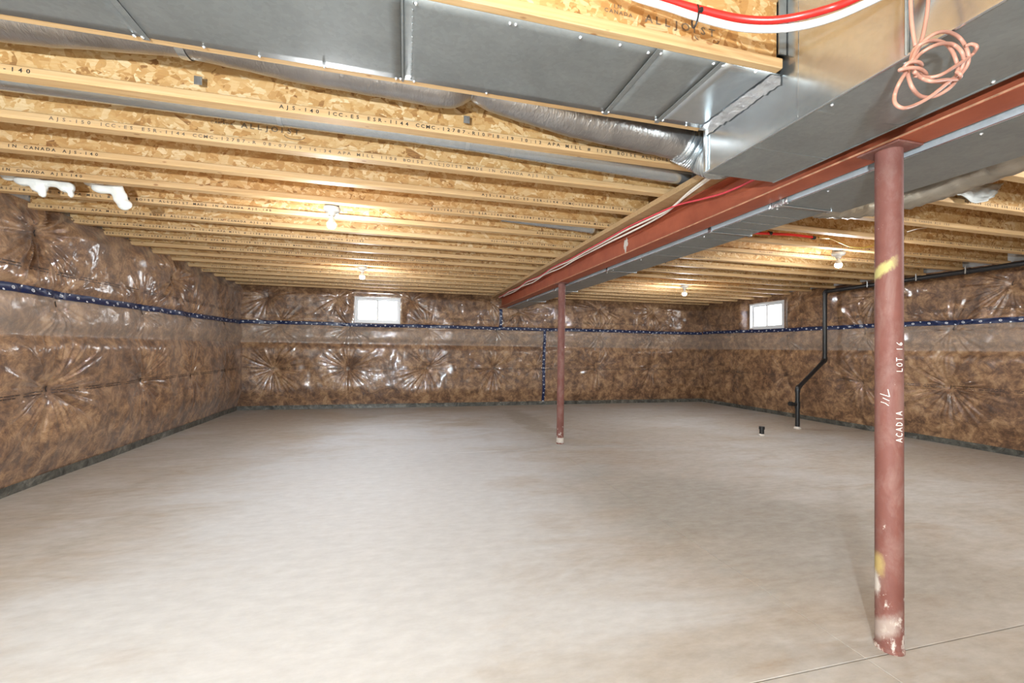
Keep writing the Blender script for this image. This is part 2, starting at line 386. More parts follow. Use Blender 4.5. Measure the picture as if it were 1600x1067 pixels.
def m_hem():
    t = NT('grey_poly_hem'); v = t.coord(False)
    col = t.ramp(t.noise(v, 9, 5, 0.7, 0.8), [(0.35, (0.035, 0.035, 0.03)), (0.55, (0.11, 0.11, 0.095)), (0.72, (0.26, 0.25, 0.22))])
    return t.set(Base_Color=col, Roughness=0.35, Normal=t.bump(t.noise(v, 30, 4), 0.5, 0.01))
M['hem'] = m_hem()

# ------------------------------------------------------------------ dimensions
ZJ = 2.1852                      # underside of the joists
DEPTH = 0.302
ZD = ZJ + DEPTH                  # underside of the deck
SP = 0.4064; Y0 = 1.7239         # joist pitch; rear edge of joist 0's flange
def yback(k): return Y0 + k * SP
FLW, FLH = 0.0635, 0.038
XL, YF = -2.87, 8.40             # inner concrete faces
def xr(y): return 6.64 + 0.036 * (8.3 - y)
WIN_F = (-0.926, -0.100, 1.586, 2.074)          # X0 X1 Z0 Z1 in the far wall
WIN_R = (6.29, 7.085, 1.59, 2.105)              # Y0 Y1 Z0 Z1 in the drain-pipe wall

# ------------------------------------------------------------------ floor, walls, deck
floor = tag(empty('floor'), 'bare trowelled concrete basement floor with sawn joints and tan stains', kind='structure')
xs = [-3.0, 1.70, 7.3]; ys = [-3.6, 1.238, 4.66, 8.5]
for i in range(2):
    for j in range(3):
        g = 0.0016 if j != 1 or True else 0
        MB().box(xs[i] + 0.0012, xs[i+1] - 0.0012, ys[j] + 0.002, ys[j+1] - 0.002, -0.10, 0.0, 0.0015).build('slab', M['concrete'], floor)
MB().box(-3.2, 7.5, -3.8, 8.7, -0.2, -0.101).build('slab_bed', M['wallconc'], floor)
def wall_with_hole(name, label, axis, lo, hi, face, thick, z1, hole):
    """axis 'Y': wall face at Y=face running along X; hole (u0,u1,z0,z1)"""
    b = MB(); u0, u1, h0, h1 = hole
    for a0, a1, c0, c1 in ((lo, u0, -0.1, z1), (u1, hi, -0.1, z1), (u0, u1, -0.1, h0), (u0, u1, h1, z1)):
        if axis == 'Y': b.box(a0, a1, face, face + thick, c0, c1)
        else: b.add([(xr(a0), a0, c0), (xr(a0) + thick, a0, c0), (xr(a1) + thick, a1, c0), (xr(a1), a1, c0), (xr(a0), a0, c1), (xr(a0) + thick, a0, c1), (xr(a1) + thick, a1, c1), (xr(a1), a1, c1)],
                    [(0,3,2,1),(4,5,6,7),(0,1,5,4),(1,2,6,5),(2,3,7,6),(3,0,4,7)])
    return tag(b.build(name, M['wallconc']), label, kind='structure')
wall_with_hole('wall_far', 'concrete foundation wall behind the far insulation', 'Y', -3.1, 7.2, YF, 0.22, ZD + 0.03, (WIN_F[0] - 0.01, WIN_F[1] + 0.01, WIN_F[2] - 0.01, WIN_F[3] + 0.01))
wall_with_hole('wall_right', 'concrete foundation wall behind the insulation by the black drain pipe', 'X', -3.7, 8.62, 0, 0.22, ZD + 0.03, (WIN_R[0] - 0.01, WIN_R[1] + 0.01, WIN_R[2] - 0.01, WIN_R[3] + 0.01))
tag(MB().box(XL - 0.22, XL, -3.7, 8.62, -0.1, ZD + 0.03).build('wall_left', M['wallconc']), 'concrete foundation wall behind the windowless insulated side', kind='structure')
tag(MB().box(XL - 0.22, 7.3, -3.9, -3.7, -0.1, ZD + 0.03).build('wall_near', M['wallconc']), 'concrete wall of the basement behind the viewer', kind='structure')
tag(MB().box(XL - 0.22, 7.4, -3.9, 8.62, ZD, ZD + 0.018).build('ceiling', M['osb']), 'strand-board floor deck resting on the wooden joists', kind='structure')

def window(n, axis, u0, u1, z0, z1, face, label):
    """white horizontal slider set in the wall opening, two sashes"""
    w = tag(empty('window_%d' % n), label, kind='structure')
    def B(a0, a1, d0, d1, c0, c1):
        b = MB()
        if axis == 'Y': b.box(a0, a1, face + d0, face + d1, c0, c1, 0.003)
        else: b.box(face + d0, face + d1, a0, a1, c0, c1, 0.003)
        return b
    t = 0.035
    for a in ((u0, u1, z0, z0 + t), (u0, u1, z1 - t, z1), (u0, u0 + t, z0 + t, z1 - t), (u1 - t, u1, z0 + t, z1 - t)):
        B(a[0], a[1], -0.03, 0.07, a[2], a[3]).build('frame', M['vinyl'], w)
    um = (u0 + u1) / 2; s = 0.034
    for k, (a, b_, off) in enumerate(((u0 + t, um + 0.014, 0.0), (um - 0.014, u1 - t, 0.03))):
        ss = empty('sash'); ss.parent = w
        for q in ((a, b_, z0 + t, z0 + t + s), (a, b_, z1 - t - s, z1 - t), (a, a + s, z0 + t + s, z1 - t - s), (b_ - s, b_, z0 + t + s, z1 - t - s)):
            B(q[0], q[1], off, off + 0.026, q[2], q[3]).build('sash_rail', M['vinyl'], ss)
        B(a + s, b_ - s, off + 0.010, off + 0.014, z0 + t + s, z1 - t - s).build('pane', M['glass'], ss)
    return w
window(1, 'Y', *WIN_F, YF - 0.02, 'small white sliding basement window in the far insulated wall')
window(2, 'X', *WIN_R, 6.64 + 0.036 * 1.55, 'small white sliding basement window beside the black drain pipe')

# ------------------------------------------------------------------ insulation blankets
def vnoise(seed, n=97):
    g = np.random.default_rng(seed).random((n, n))
    def f(u, z, s):
        a = u * s + 31.7; b = z * s + 17.3
        i = np.floor(a).astype(int); j = np.floor(b).astype(int)
        fa = a - i; fb = b - j; fa = fa*fa*(3-2*fa); fb = fb*fb*(3-2*fb)
        i0 = i % n; i1 = (i+1) % n; j0 = j % n; j1 = (j+1) % n
        return (g[i0,j0]*(1-fa)*(1-fb) + g[i1,j0]*fa*(1-fb) + g[i0,j1]*(1-fa)*fb + g[i1,j1]*fa*fb) - 0.5
    return f
def sstep(x): x = np.clip(x, 0, 1); return x*x*(3-2*x)
class Quilt:
    """surface of the film: distance from the concrete as a function of (u along the wall, z)"""
    def __init__(s, seed, amp, tufts, hole=None, strength=1.0):
        s.nz = vnoise(seed); s.amp = amp; s.gather = 0.028 * strength; s.tufts = tufts; s.hole = hole
        rg = np.random.default_rng(seed + 5); s.folds = []
        for (u, z, k) in tufts:
            n = int(rg.integers(10, 18))
            ths = rg.uniform(-math.pi, math.pi, n)
            s.folds.append([(th, rg.uniform(0.025, 0.06), rg.uniform(0.12, 0.38), rg.uniform(0.006, 0.018) * k * strength * (1 if rg.random() < 0.6 else -0.8)) for th in ths])
    def d(s, u, z):
        u = np.asarray(u, float); z = np.asarray(z, float); n = s.nz
        base = s.amp * (0.80 + 0.35 * n(u, z, 1.6) + 0.22 * n(u, z, 3.7))
        prof = 0.35 + 0.65 * sstep((z - 0.03) / 0.35)                        # swells above the floor
        prof *= 1 - 0.34 * np.exp(-((z - 1.205) / 0.07) ** 2)                # joint of the two blankets
        prof *= 1 - 0.22 * np.exp(-((z - 1.55) / 0.05) ** 2)                 # pulled in under the tape
        prof *= 0.25 + 0.75 * sstep((2.255 - z) / 0.20)                      # rolls back at the top
        out = base * prof + 0.010 * n(u, z, 9.0) * prof + 0.0035 * n(u, z * 0.6, 24.0)
        for (tu, tz, k), fl in zip(s.tufts, s.folds):
            du = u - tu; dz = z - tz; r = np.sqrt(du*du + dz*dz) + 1e-6
            near = r < 0.95
            if not near.any(): continue
            rr = r[near]; th = np.arctan2(dz[near], du[near])
            o = -0.072 * k * (s.amp / 0.12) * np.exp(-rr / 0.15)
            fade = sstep((rr - 0.02) / 0.06)
            for th0, w, L, a in fl:
                dt = np.abs((th - th0 + math.pi) % (2*math.pi) - math.pi)
                o = o + a * fade * np.exp(-(dt / w) ** 2) * np.exp(-(rr / L) ** 1.6)
            # fine film gathers running out from the fixing point
            ph = tu * 7.3 + tz * 3.1
            g1 = n(th * 10.5 + ph, rr * 1.3 + ph, 1.0); g2 = n(th * 21.0 + ph, rr * 1.7 - ph, 1.0)
            sect = sstep((n(th * 1.3 + ph, rr * 0.8, 1.0) + 0.42) / 0.6)
            win_ = sstep((rr - 0.03) / 0.10) * np.exp(-(rr / (0.34 * (0.75 + 0.35 * k))) ** 2.2)
            o = o + s.gather * k * sect * win_ * (0.9 * g1 + 0.55 * g2 * sstep((rr - 0.12) / 0.1))
            out[near] += o
        if s.hole:
            u0, u1, z0, z1 = s.hole
            du = np.maximum(np.maximum(u0 - u, u - u1), 0); dz = np.maximum(np.maximum(z0 - z, z - z1), 0)
            q = sstep(np.sqrt(du*du + dz*dz) / 0.16)
            out = 0.022 + (out - 0.022) * q
        return np.maximum(out, 0.012)
class Wall:
    def __init__(s, place, quilt, u0, u1, flip): s.place = place; s.q = quilt; s.u0 = u0; s.u1 = u1; s.flip = flip
    def pts(s, u, z, off=0.0):
        d = s.q.d(u, z) + off
        return s.place(u, z, d)
    def patch(s, name, m, z0, z1, du, off=0.0, u0=None, u1=None, cut=True, parent=None, zwave=0.0, uwave=0.0, wseed=0):
        u0 = s.u0 if u0 is None else u0; u1 = s.u1 if u1 is None else u1
        nu = max(2, int((u1 - u0) / du) + 1); nz = max(2, int((z1 - z0) / du) + 1)
        U, Z = np.meshgrid(np.linspace(u0, u1, nu), np.linspace(z0, z1, nz), indexing='ij')
        if zwave: Z = Z + zwave * (vnoise(wseed)(U, U * 0, 1.1) + 0.4 * vnoise(wseed + 1)(U, U * 0, 5.0))
        if uwave: U = U + uwave * vnoise(wseed)(Z, Z * 0, 2.5)
        keep = None
        if cut and s.q.hole:
            a0, a1, b0, b1 = s.q.hole
            uc = (U[:-1, :-1] + U[1:, 1:]) / 2; zc = (Z[:-1, :-1] + Z[1:, 1:]) / 2
            keep = ~((uc > a0 + 0.012) & (uc < a1 - 0.012) & (zc > b0 + 0.012) & (zc < b1 - 0.012))
        V = s.pts(U.ravel(), Z.ravel(), off)
        return link(name, grid_mesh(name, V, nu, nz, m, keep, s.flip), parent)
T_L = [(4.14, 2.00, 1.3), (6.17, 1.96, 1.2), (4.32, 1.46, .8), (5.55, 1.485, .7), (6.63, 1.48, .7), (7.7, 1.48, .6), (4.30, .764, 1.35), (5.59, .735, 1.1), (6.62, .72, .8), (7.75, .73, .6), (3.2, 1.47, .8), (3.1, .75, 1)]
T_F = [(-2.37, 2.01, .8), (-1.21, 2.05, .9), (.11, 2.05, 1.0), (1.65, 2.06, .7), (2.233, 1.90, .9), (4.045, 2.01, 1.3), (5.316, 2.0, 1.7), (-2.22, 1.477, .9), (-1.0, 1.497, .9), (.446, 1.487, 1), (1.774, 1.507, .8), (2.9, 1.49, .8), (4.05, 1.48, 1.3), (5.32, 1.496, 1.5),
       (-2.27, .722, 1.3), (-1.02, .736, 1.3), (.42, .752, 1.3), (1.734, .756, 1.4), (2.62, .758, .5), (2.97, .76, .6), (4.0, .762, 1.6), (5.28, .78, 1.8)]
T_R = [(5.97, 2.0, .7), (4.9, 1.455, 1), (3.865, 1.485, 1.1), (6.2, 1.45, .7), (7.4, 1.47, .7), (4.947, .716, 1.1), (3.9, .735, 1.3), (6.245, .75, .7), (7.4, .75, .7), (3.338, 1.985, 1.1), (4.75, 2.0, .9), (3.0, 1.45, .9)]
def place_left(u, z, d): return np.stack([XL + d, u, z], 1)
def place_far(u, z, d): return np.stack([u, YF - d, z], 1)
def place_right(u, z, d): return np.stack([6.64 + 0.036 * (8.3 - u) - d, u, z], 1)
W_L = Wall(place_left, Quilt(11, 0.135, T_L, strength=1.5), 2.4, 8.36, False)
W_F = Wall(place_far, Quilt(23, 0.115, T_F, WIN_F, 1.15), -2.84, 6.60, True)
W_R = Wall(place_right, Quilt(37, 0.125, T_R, WIN_R, 1.9), 2.3, 8.36, True)
tape_r = random.Random(3)
def dress(w, who, fine, seams, skip=()):
    lo = tag(w.patch('insulation_blanket', M['insul'], 0.062, 1.20, fine), 'lower brown insulation blanket under shiny film on the %s' % who, 'insulation', 'lower insulation blankets')
    up = tag(w.patch('insulation_blanket', M['insul'], 1.20, 2.235, fine), 'upper brown insulation blanket under shiny film on the %s' % who, 'insulation', 'upper insulation blankets')
    w.patch('film_overlap', M['flap'], 1.195, 1.545, 0.014, 0.005, cut=False, parent=lo)
    w.patch('bottom_hem', M['hem'], 0.001, 0.075, 0.018, 0.010, cut=False, parent=lo, zwave=0.0)
    # rows of small print on the film
    rg = random.Random(int(w.u0 * 100))
    for z, par in ((0.744, lo), (1.715, up)):
        b = MB(); u = w.u0 + 0.15
        while u < w.u1 - 0.3:
            run = rg.uniform(0.16, 0.26)
            for row in (0.0, -0.020):
                x = u + (rg.uniform(0, .02))
                while x < u + run:
                    ln = rg.uniform(0.014, 0.05)
                    ua = np.array([x, x + ln, x + ln, x]); za = np.array([z + row, z + row, z + row + .0085, z + row + .0085])
                    if not (w.q.hole and w.q.hole[0] - .05 < x < w.q.hole[1] + .05 and w.q.hole[2] - .05 < z < w.q.hole[3] + .05):
                        b.add(w.pts(ua, za, 0.0035).tolist(), [(0, 1, 2, 3) if not w.flip else (3, 2, 1, 0)])
                    x += ln + 0.009
            u += run + rg.uniform(0.05, 0.10)
        tag(b.build('printed_rows', M['film_print'], par), kind='stuff')
    # black pins at the tufts
    for (tu, tz, k) in w.q.tufts:
        par = lo if tz < 1.2 else up
        pin = MB(); P = [w.pts(np.array([tu + a]), np.array([tz + c]), 0.012)[0] for a, c in ((-0.004 + rg.uniform(-.008, .008), 0.022), (0.004, 0.0), (-0.002 + rg.uniform(-.008, .008), -0.026))]
        pin.tube(P, 0.0032, 5); pin.build('fixing_pin', M['black'], par)
    # navy joint tape
    for lab, vert, a, b_, c in seams:
        if vert: tp = w.patch('joint_tape', M['tape'], a, b_, 0.012, 0.010, u0=c - 0.03, u1=c + 0.03, cut=False, uwave=0.05, wseed=5)
        else: tp = w.patch('joint_tape', M['tape'], c - 0.031, c + 0.031, 0.0125, 0.010, u0=a, u1=b_, cut=False, zwave=0.018, wseed=int(a * 7) % 50 + 9)
        tag(tp, lab, 'tape', 'navy joint tapes')
        bb = MB(); q = a + 0.05; side = 1
        while q < b_ - 0.03:
            if vert: cu, cz = c + 0.05 * float(vnoise(5)(np.array([q]), np.array([0.]), 2.5)[0]), q
            else:
                ws = int(a * 7) % 50 + 9
                cz = c + 0.018 * float(vnoise(ws)(np.array([q]), np.array([0.]), 1.1)[0] + 0.4 * vnoise(ws + 1)(np.array([q]), np.array([0.]), 5.0)[0]); cu = q
            big = side > 0
            offs = 0.0 if big else 0.022 * (1 if tape_r.random() < .5 else -1)
            r1, r0 = (0.0125, 0.0075) if big else (0.007, 0.0)
            ang = np.arange(12) * 2 * math.pi / 12
            du, dz = (offs, 0) if vert else (0, offs)
            ring = []
            for rr in (r1, max(r0, 1e-4)):
                ring += w.pts(cu + du + rr * 1.25 * np.cos(ang), cz + dz + rr * np.sin(ang), 0.0135).tolist()
            fs = [(i, (i+1) % 12, (i+1) % 12 + 12, i + 12) for i in range(12)]
            bb.add(ring, fs if not w.flip else [f[::-1] for f in fs])
            if big:
                n0 = w.pts(cu + du + np.array([-.007, .007, .007, -.007]), cz + dz + np.array([-.0018, -.0018, .0018, .0018]), 0.0138).tolist()
                bb.add(n0, [(0, 1, 2, 3)])
            q += 0.085; side = -side
        tag(bb.build('printed_emblems', M['white_print'], tp), kind='stuff')
    return lo, up
dress(W_L, 'windowless wall', 0.0105, [('long navy printed tape across the insulation of the windowless wall', False, 2.45, 8.30, 1.535)])
dress(W_F, 'far wall with the window', 0.0115, [('long navy printed tape across the far wall below its window', False, -2.80, 6.55, 1.553),
      ('short upright navy tape under the end of the red beam', True, 1.575, 1.935, 1.86), ('upright navy tape running to the floor behind the slim far post', True, 0.03, 1.525, 2.79)])
dress(W_R, 'wall with the black drain pipe', 0.0115, [('long navy printed tape across the wall with the black drain pipe', False, 2.35, 8.30, 1.56)])

# ------------------------------------------------------------------ joists
GLY = {}
def glyph(ch):
    if ch not in GLY:
        c = bpy.data.curves.new('glyph', 'FONT'); c.body = ch; c.size = 1.0; c.resolution_u = 2; c.align_x = 'CENTER'; c.offset = 0.022
        o = bpy.data.objects.new('glyph', c); COL.objects.link(o)
        dg = bpy.context.evaluated_depsgraph_get()
        me = bpy.data.meshes.new_from_object(o.evaluated_get(dg))
        GLY[ch] = ([tuple(v.co) for v in me.vertices], [tuple(p.vertices) for p in me.polygons])
        bpy.data.objects.remove(o); bpy.data.curves.remove(c); bpy.data.meshes.remove(me)
    return GLY[ch]
def typed(text, pitch, w, h, jitter=0.0):
    """monospaced lettering in the XZ plane facing -Y, starting at x=0"""
    b = MB(); rg = random.Random(len(text))
    for i, ch in enumerate(text):
        if ch == ' ': continue
        v, f = glyph(ch); j = rg.uniform(-jitter, jitter)
        b.add([(i * pitch + pitch / 2 + x * w, 0, y * h + j) for x, y, z in v], f)
    return b
PITCH_X = 0.0246
TXT = {'A': 'AJS-140 ICC-ES ESR-1144 CCMC-12787-R10-18-19 10:13 APA MILL # 1108 BOISE ALLJOIST MADE IN CANADA AJS-140',
       'B': 'AJS-150 ICC-ES ESR-1144 CCMC-12787-R 08-07-19 16:34 APA MILL 1108 BOISE ALLJOIST MADE IN CANADA AJS 150',
       'C': 'AJS-140 ICC-ES ESR-1144 CCMC-12787-R10-18-19 10:42 APA MILL # 1108 BOISE ALLJOIST MADE IN CANADA AJS-140'}
TM = {}
def text_mesh(s, key):
    if (s, key) not in TM: TM[(s, key)] = typed(s, PITCH_X, 0.026, 0.0235, 0.0006).mesh('printed_lettering', M['ink_soft'] if key == 'B' else M['ink'])
    return TM[(s, key)]
def joist_meshes(x0, x1):
    c = 0.003
    def fl(z0):
        z1 = z0 + FLH; y0, y1 = -FLW, 0
        sec = [(y0, z0 + c), (y0 + c, z0), (y1 - c, z0), (y1, z0 + c), (y1, z1 - c), (y1 - c, z1), (y0 + c, z1), (y0, z1 - c)]
        return MB().prism_x(sec, x0, x1)
    ym = -FLW / 2
    return (fl(0).mesh('bottom_flange', M['pine']), fl(DEPTH - FLH).mesh('top_flange', M['pine']),
            MB().box(x0, x1, ym - 0.005, ym + 0.005, FLH, DEPTH - FLH).mesh('web', M['osb']))
ORD = ['', 'first', 'second', 'third', 'fourth', 'fifth', 'sixth', 'seventh', 'eighth', 'ninth', 'tenth', 'eleventh', 'twelfth', 'thirteenth', 'fourteenth', 'fifteenth', 'sixteenth', 'seventeenth']
JM = {}
def joist(k, x0, x1, label, group, prints):
    key = (x0, x1)
    if key not in JM: JM[key] = joist_meshes(x0, x1)
    j = tag(empty('floor_joist', (0, yback(k), ZJ)), label, 'joist', group)
    bf = link('bottom_flange', JM[key][0], j); link('top_flange', JM[key][1], j); link('web', JM[key][2], j)
    for s, kk, xs_ in prints:
        n = len(s)
        lo = max(0, math.ceil((x0 + 0.02 - xs_) / PITCH_X)); hi = min(n, int((x1 - 0.02 - xs_) / PITCH_X))
        if hi - lo < 3: continue
        tag(link('printed_lettering', text_mesh(s[lo:hi], kk), bf, (xs_ + lo * PITCH_X, -FLW - 0.0006, 0.0115)), kind='stuff')
    return j
XB0, XB1 = 1.80, 1.895            # joist ends on the beam plate
NCH = len(TXT['A']) * PITCH_X
PR = {-1: [], 0: [], 1: [('A', -0.564), ('A', -4.0)], 2: [('B', -1.659)], 3: [('A', 0.491), ('A', -1.693 - NCH)], 4: [('A', 0.166), ('A', -2.013 - NCH)],
      5: [('A', 1.142), ('C', -1.036 - NCH)], 6: [('A', 0.8), ('A', -1.15 - NCH)], 7: [('C', -0.42 - NCH)], 8: [('A', -0.63 - NCH), ('C', 1.3)]}
jr = random.Random(21)
for k in range(-1, 17):
    if k == -1: lab = 'wooden I-joist in front of the sheet-metal pan, below the red and white tubing'
    elif k == 0: lab = 'wooden I-joist between the sheet-metal pan and the sagging foil duct'
    elif k == 1: lab = 'wooden I-joist between the sagging foil duct and the grey round duct'
    else: lab = '%s wooden I-joist beyond the grey round duct, on the cable side of the beam' % ORD[k - 1]
    pr = PR.get(k)
    if pr is None:
        s = jr.uniform(-2.6, 0.4); pr = [(jr.choice('AAC'), s), (jr.choice('AC'), s - jr.uniform(4.2, 4.8))]
    joist(k, -2.862, XB0 if k > 0 else 1.322, lab, 'joists on the cable side of the beam', [(TXT[a], a, x) for a, x in pr])
for k in range(0, 17):
    lab = '%s wooden I-joist counted from the white plastic scrap, on the drain-pipe side' % ORD[k + 1]
    if k == 0: lab = 'wooden I-joist above the white plastic scrap, on the drain-pipe side of the beam'
    elif k == 1: lab = 'wooden I-joist just behind the white plastic scrap, on the drain-pipe side of beam'
    pr = {0: [], 1: [('A', 3.72)], 2: [('B', 1.75)], 3: [('A', 4.35)], 4: [('A', 3.9)], 5: [('C', 3.6)], 6: [('A', 0.9)], 7: [('A', 1.0)], 8: [('C', .95)]}.get(k)
    if pr is None:
        s = jr.uniform(1.7, 4.0); pr = [(jr.choice('AAC'), s), (jr.choice('AC'), s - jr.uniform(3.2, 4.2))]
    joist(k, XB1, 6.66, lab, 'joists on the drain-pipe side of the beam', [(TXT[a], a, x) for a, x in pr])
def web_stamp(jname, k, x, zoff, rows):
    j = [o for o in COL.objects if o.name.startswith('floor_joist') and o.get('group', '').startswith('joists on the cable') and abs(o.location.y - yback(k)) < 1e-3][0]
    web = [c for c in j.children if c.name.startswith('web')][0]
    b = MB()
    for s, dx, dz, pitch, w, h in rows:
        t_ = typed(s, pitch, w, h); b.add([(p[0] + dx, p[1], p[2] + dz) for p in t_.v], t_.f)
    b.tube([( 0.40 + 0.05 * math.cos(q), 0.0, -0.015 - 0.018 * math.sin(q)) for q in np.linspace(0, math.pi, 9)], 0.0018, 4)
    tag(b.build('stamped_mark', M['ink_soft'], web, loc=(x, -FLW / 2 - 0.0058, zoff)), kind='stuff')
web_stamp('', 2, -1.00, 0.105, [('IN', 0.03, 0.02, .018, .02, .018), ('CANADA', 0.0, 0.0, .018, .020, .018), ('ALLJOIST', 0.14, -0.004, .036, .044, .038)])
web_stamp('', -1, 0.62, 0.085, [('IN', 0.03, 0.02, .018, .02, .018), ('CANADA', 0.0, 0.0, .018, .020, .018), ('ALLJOIST', 0.15, -0.004, .036, .044, .038)])

# ------------------------------------------------------------------ steel beam, plate, posts
ZB0, ZB1 = 1.955, ZJ - 0.038
XBM = 1.8487; HW = 0.0665
beam = tag(empty('steel_beam', (XBM, 0, ZB0)), 'long red-primed steel I-beam running through the basement', 'beam')
MB().box(-HW, HW, -3.6, 8.22, 0, 0.0095, 0.0015).build('bottom_flange', M['red'], beam)
MB().box(-HW, HW, -3.6, 8.22, ZB1 - ZB0 - 0.0095, ZB1 - ZB0, 0.0015).build('top_flange', M['red'], beam)
MB().box(-0.004, 0.004, -3.6, 8.22, 0.0095, ZB1 - ZB0 - 0.0095).build('web', M['red'], beam)
MB().box(-HW - 0.0008, -HW + 0.0004, -3.6, 8.22, 0.0012, 0.0083).build('edge_highlight', M['edge_glint'], beam)  # paler strip paints the highlight along the bottom flange tip
sp = MB()
rg = random.Random(4); n = 22
ring = [(0.035 * (1 + rg.uniform(-.35, .35)) * math.cos(a) * 1.0, 0.045 * (1 + rg.uniform(-.35, .35)) * math.sin(a)) for a in np.linspace(0, 2 * math.pi, n, endpoint=False)]
ring = [(a, b - (0.05 if abs(a) < .012 and b < 0 else 0)) for a, b in ring]
sp.add([(-0.0052, 3.33 + a, 0.115 + b) for a, b in ring] + [(-0.0062, 3.33, 0.115)], [(i, (i+1) % n, n) for i in range(n)])
tag(sp.build('plaster_splash', M['grout'], beam), 'grey plaster splash')
tag(MB().box(1.648, 1.99, -3.6, 8.30, ZB1, ZJ - 0.0003, 0.002).build('beam_plate', M['plate']), 'flat wooden plate lying on top of the red steel beam', 'plate')

def post(name, y, mat, label, marks):
    p = tag(empty(name, (XBM, y, 0)), label, 'post', 'red steel posts')
    r = 0.0437
    pr = [(r, z) for z in np.linspace(0.004, ZB0 - 0.008, 40)]
    MB().lathe(pr, seg=40).build('shaft', mat, p, True, 40)
    MB().box(-0.064, 0.064, -0.078, 0.078, ZB0 - 0.008, ZB0 - 0.0004, 0.002).build('cap_plate', mat, p)
    MB().lathe([(r + 0.003, 0.0005), (r + 0.0035, 0.012), (r + 0.001, 0.016)], seg=40).build('base_ring', mat, p, True, 40)
    return p
near = post('support_post', 1.2607, M['post'], 'thick near red steel post with chalk writing and plaster smears', True)
far_p = post('support_post', 4.886, M['post_far'], 'slim far red steel post with flaking paint at its foot', False)
# white-washed foot of the far post
MB().lathe([(0.0448, 0.017), (0.0452, 0.06), (0.0449, 0.075)], seg=28).build('mortar_collar', M['grout'], far_p, True, 40)
# chalk writing on the near post: strokes in letter units, written upwards
LET = {'A': [[(0, 0), (.35, 1), (.7, 0)], [(.15, .4), (.58, .4)]], 'C': [[(.65, .85), (.35, 1), (.05, .6), (.1, .15), (.4, 0), (.68, .15)]],
       'D': [[(.1, 0), (.1, 1)], [(.1, 1), (.55, .8), (.65, .4), (.4, .05), (.1, 0)]], 'I': [[(.35, 0), (.35, 1)]],
       'L': [[(.1, 1), (.1, 0), (.65, 0)]], 'O': [[(.35, 1), (.05, .6), (.15, .1), (.45, 0), (.65, .4), (.55, .9), (.35, 1)]],
       'T': [[(.35, 0), (.35, 1)], [(0, 1), (.72, 1)]], '1': [[(.35, 0), (.35, 1)]], '6': [[(.6, 1), (.2, .6), (.1, .2), (.35, 0), (.6, .2), (.45, .45), (.15, .35)]]}
view = math.atan2(0 - 1.2607, 0 - XBM)            # direction from the post axis to the viewer
def chalk(strokes, z0, th, hl, rad=0.0016):
    """strokes: (along, across) with along going up the post, across turning towards the viewer's left"""
    b = MB()
    for st in strokes:
        pts = []
        for (a0, c0), (a1, c1) in zip(st[:-1], st[1:]):
            for q in np.linspace(0, 1, 5): pts.append((a0 + (a1 - a0) * q, c0 + (c1 - c0) * q))
        P = [(0.0440 * math.cos(view + th - c * hl / 0.0437), 0.0440 * math.sin(view + th - c * hl / 0.0437), z0 + a) for a, c in pts]
        b.tube(P, rad, 5)
    return b
def word(w, size):
    out = []; x = 0.0
    for ch in w:
        if ch != ' ':
            for st in LET[ch]: out.append([((x + a) * size, c) for a, c in st])
        x += 1.0
    return out
post_w = lambda y: at(1410, y, Y=1.2607).z
chalk(word('ACADIA', 0.0205), post_w(686), 1.02, 0.024).build('chalk_word', M['chalk'], near)
chalk(word('LOT 16', 0.020), post_w(580), 1.02, 0.022).build('chalk_word', M['chalk'], near)
def chalk_px(strokes, rad=0.0015):
    b = MB()
    for st in strokes:
        P = []
        for (x0, y0), (x1, y1) in zip(st[:-1], st[1:]):
            for q in np.linspace(0, 1, 5):
                x = x0 + (x1 - x0) * q; a = view + math.asin((x - 1389.5) / 23.0)
                P.append((0.0440 * math.cos(a), 0.0440 * math.sin(a), at(1389.5, y0 + (y1 - y0) * q, Y=1.2607).z - 0.006))
        b.tube(P, rad, 5)
    return b
chalk_px([[(1377, 625), (1384, 626.5), (1389, 630)], [(1380, 618.5), (1390, 622.5)], [(1376, 612.5), (1390.5, 616), (1387.6, 604.7)]]).build('chalk_mark', M['chalk'], near)
# ------------------------------------------------------------------ sheet-metal pan
pan = tag(empty('joist_pan', (0, 0, ZJ)), 'flat grey sheet-metal pan nailed under the two nearest joists', 'sheet metal')
px = [-2.90, -0.875, -0.027, 0.833, 1.088, 1.348]
nzp = vnoise(77)
def sheet(x0, x1, y0, y1, zt, amp, m, name, parent, seed):
    nu = max(4, int((x1 - x0) / 0.04)); nv = 12
    U, V = np.meshgrid(np.linspace(x0, x1, nu), np.linspace(y0, y1, nv), indexing='ij')
    e = np.minimum(1, np.minimum(np.minimum(U - x0, x1 - U) / 0.12, np.minimum(V - y0, y1 - V) / 0.08))
    Z = zt + amp * sstep(e) * (vnoise(seed)(U, V, 3.0) - 0.25)
    P = np.stack([U.ravel(), V.ravel(), Z.ravel()], 1)
    o = link(name, grid_mesh(name, P, nu, nv, m, None, True), parent)
    md = o.modifiers.new('thickness', 'SOLIDIFY'); md.thickness = 0.0012; md.offset = -1
    return o
for i in range(5):
    sheet(px[i] + 0.002, px[i+1] - 0.002, 1.282, 1.691, -0.0022, 0.006, M['galv_dull'] if i < 4 else M['galv'], 'pan_sheet', pan, 60 + i)
for i, x in enumerate(px[1:5]):
    b = MB()
    if i == 1: b.box(x - 0.004, x + 0.003, 1.278, 1.700, -0.0045, -0.003)
    else: b.box(x - 0.011, x + 0.011, 1.278, 1.700, -0.0060, -0.0036, 0.001)
    b.build('lock_seam', M['galv_dull'], pan)
dim = MB().lathe([(0.0035, 0), (0.0028, -0.0022), (0.0008, -0.003)], seg=8).mesh('rivet_mark', M['galv_dull'])
for q in range(14): link('rivet_mark', dim, pan, (0.004, 1.30 + q * 0.029, -0.003))
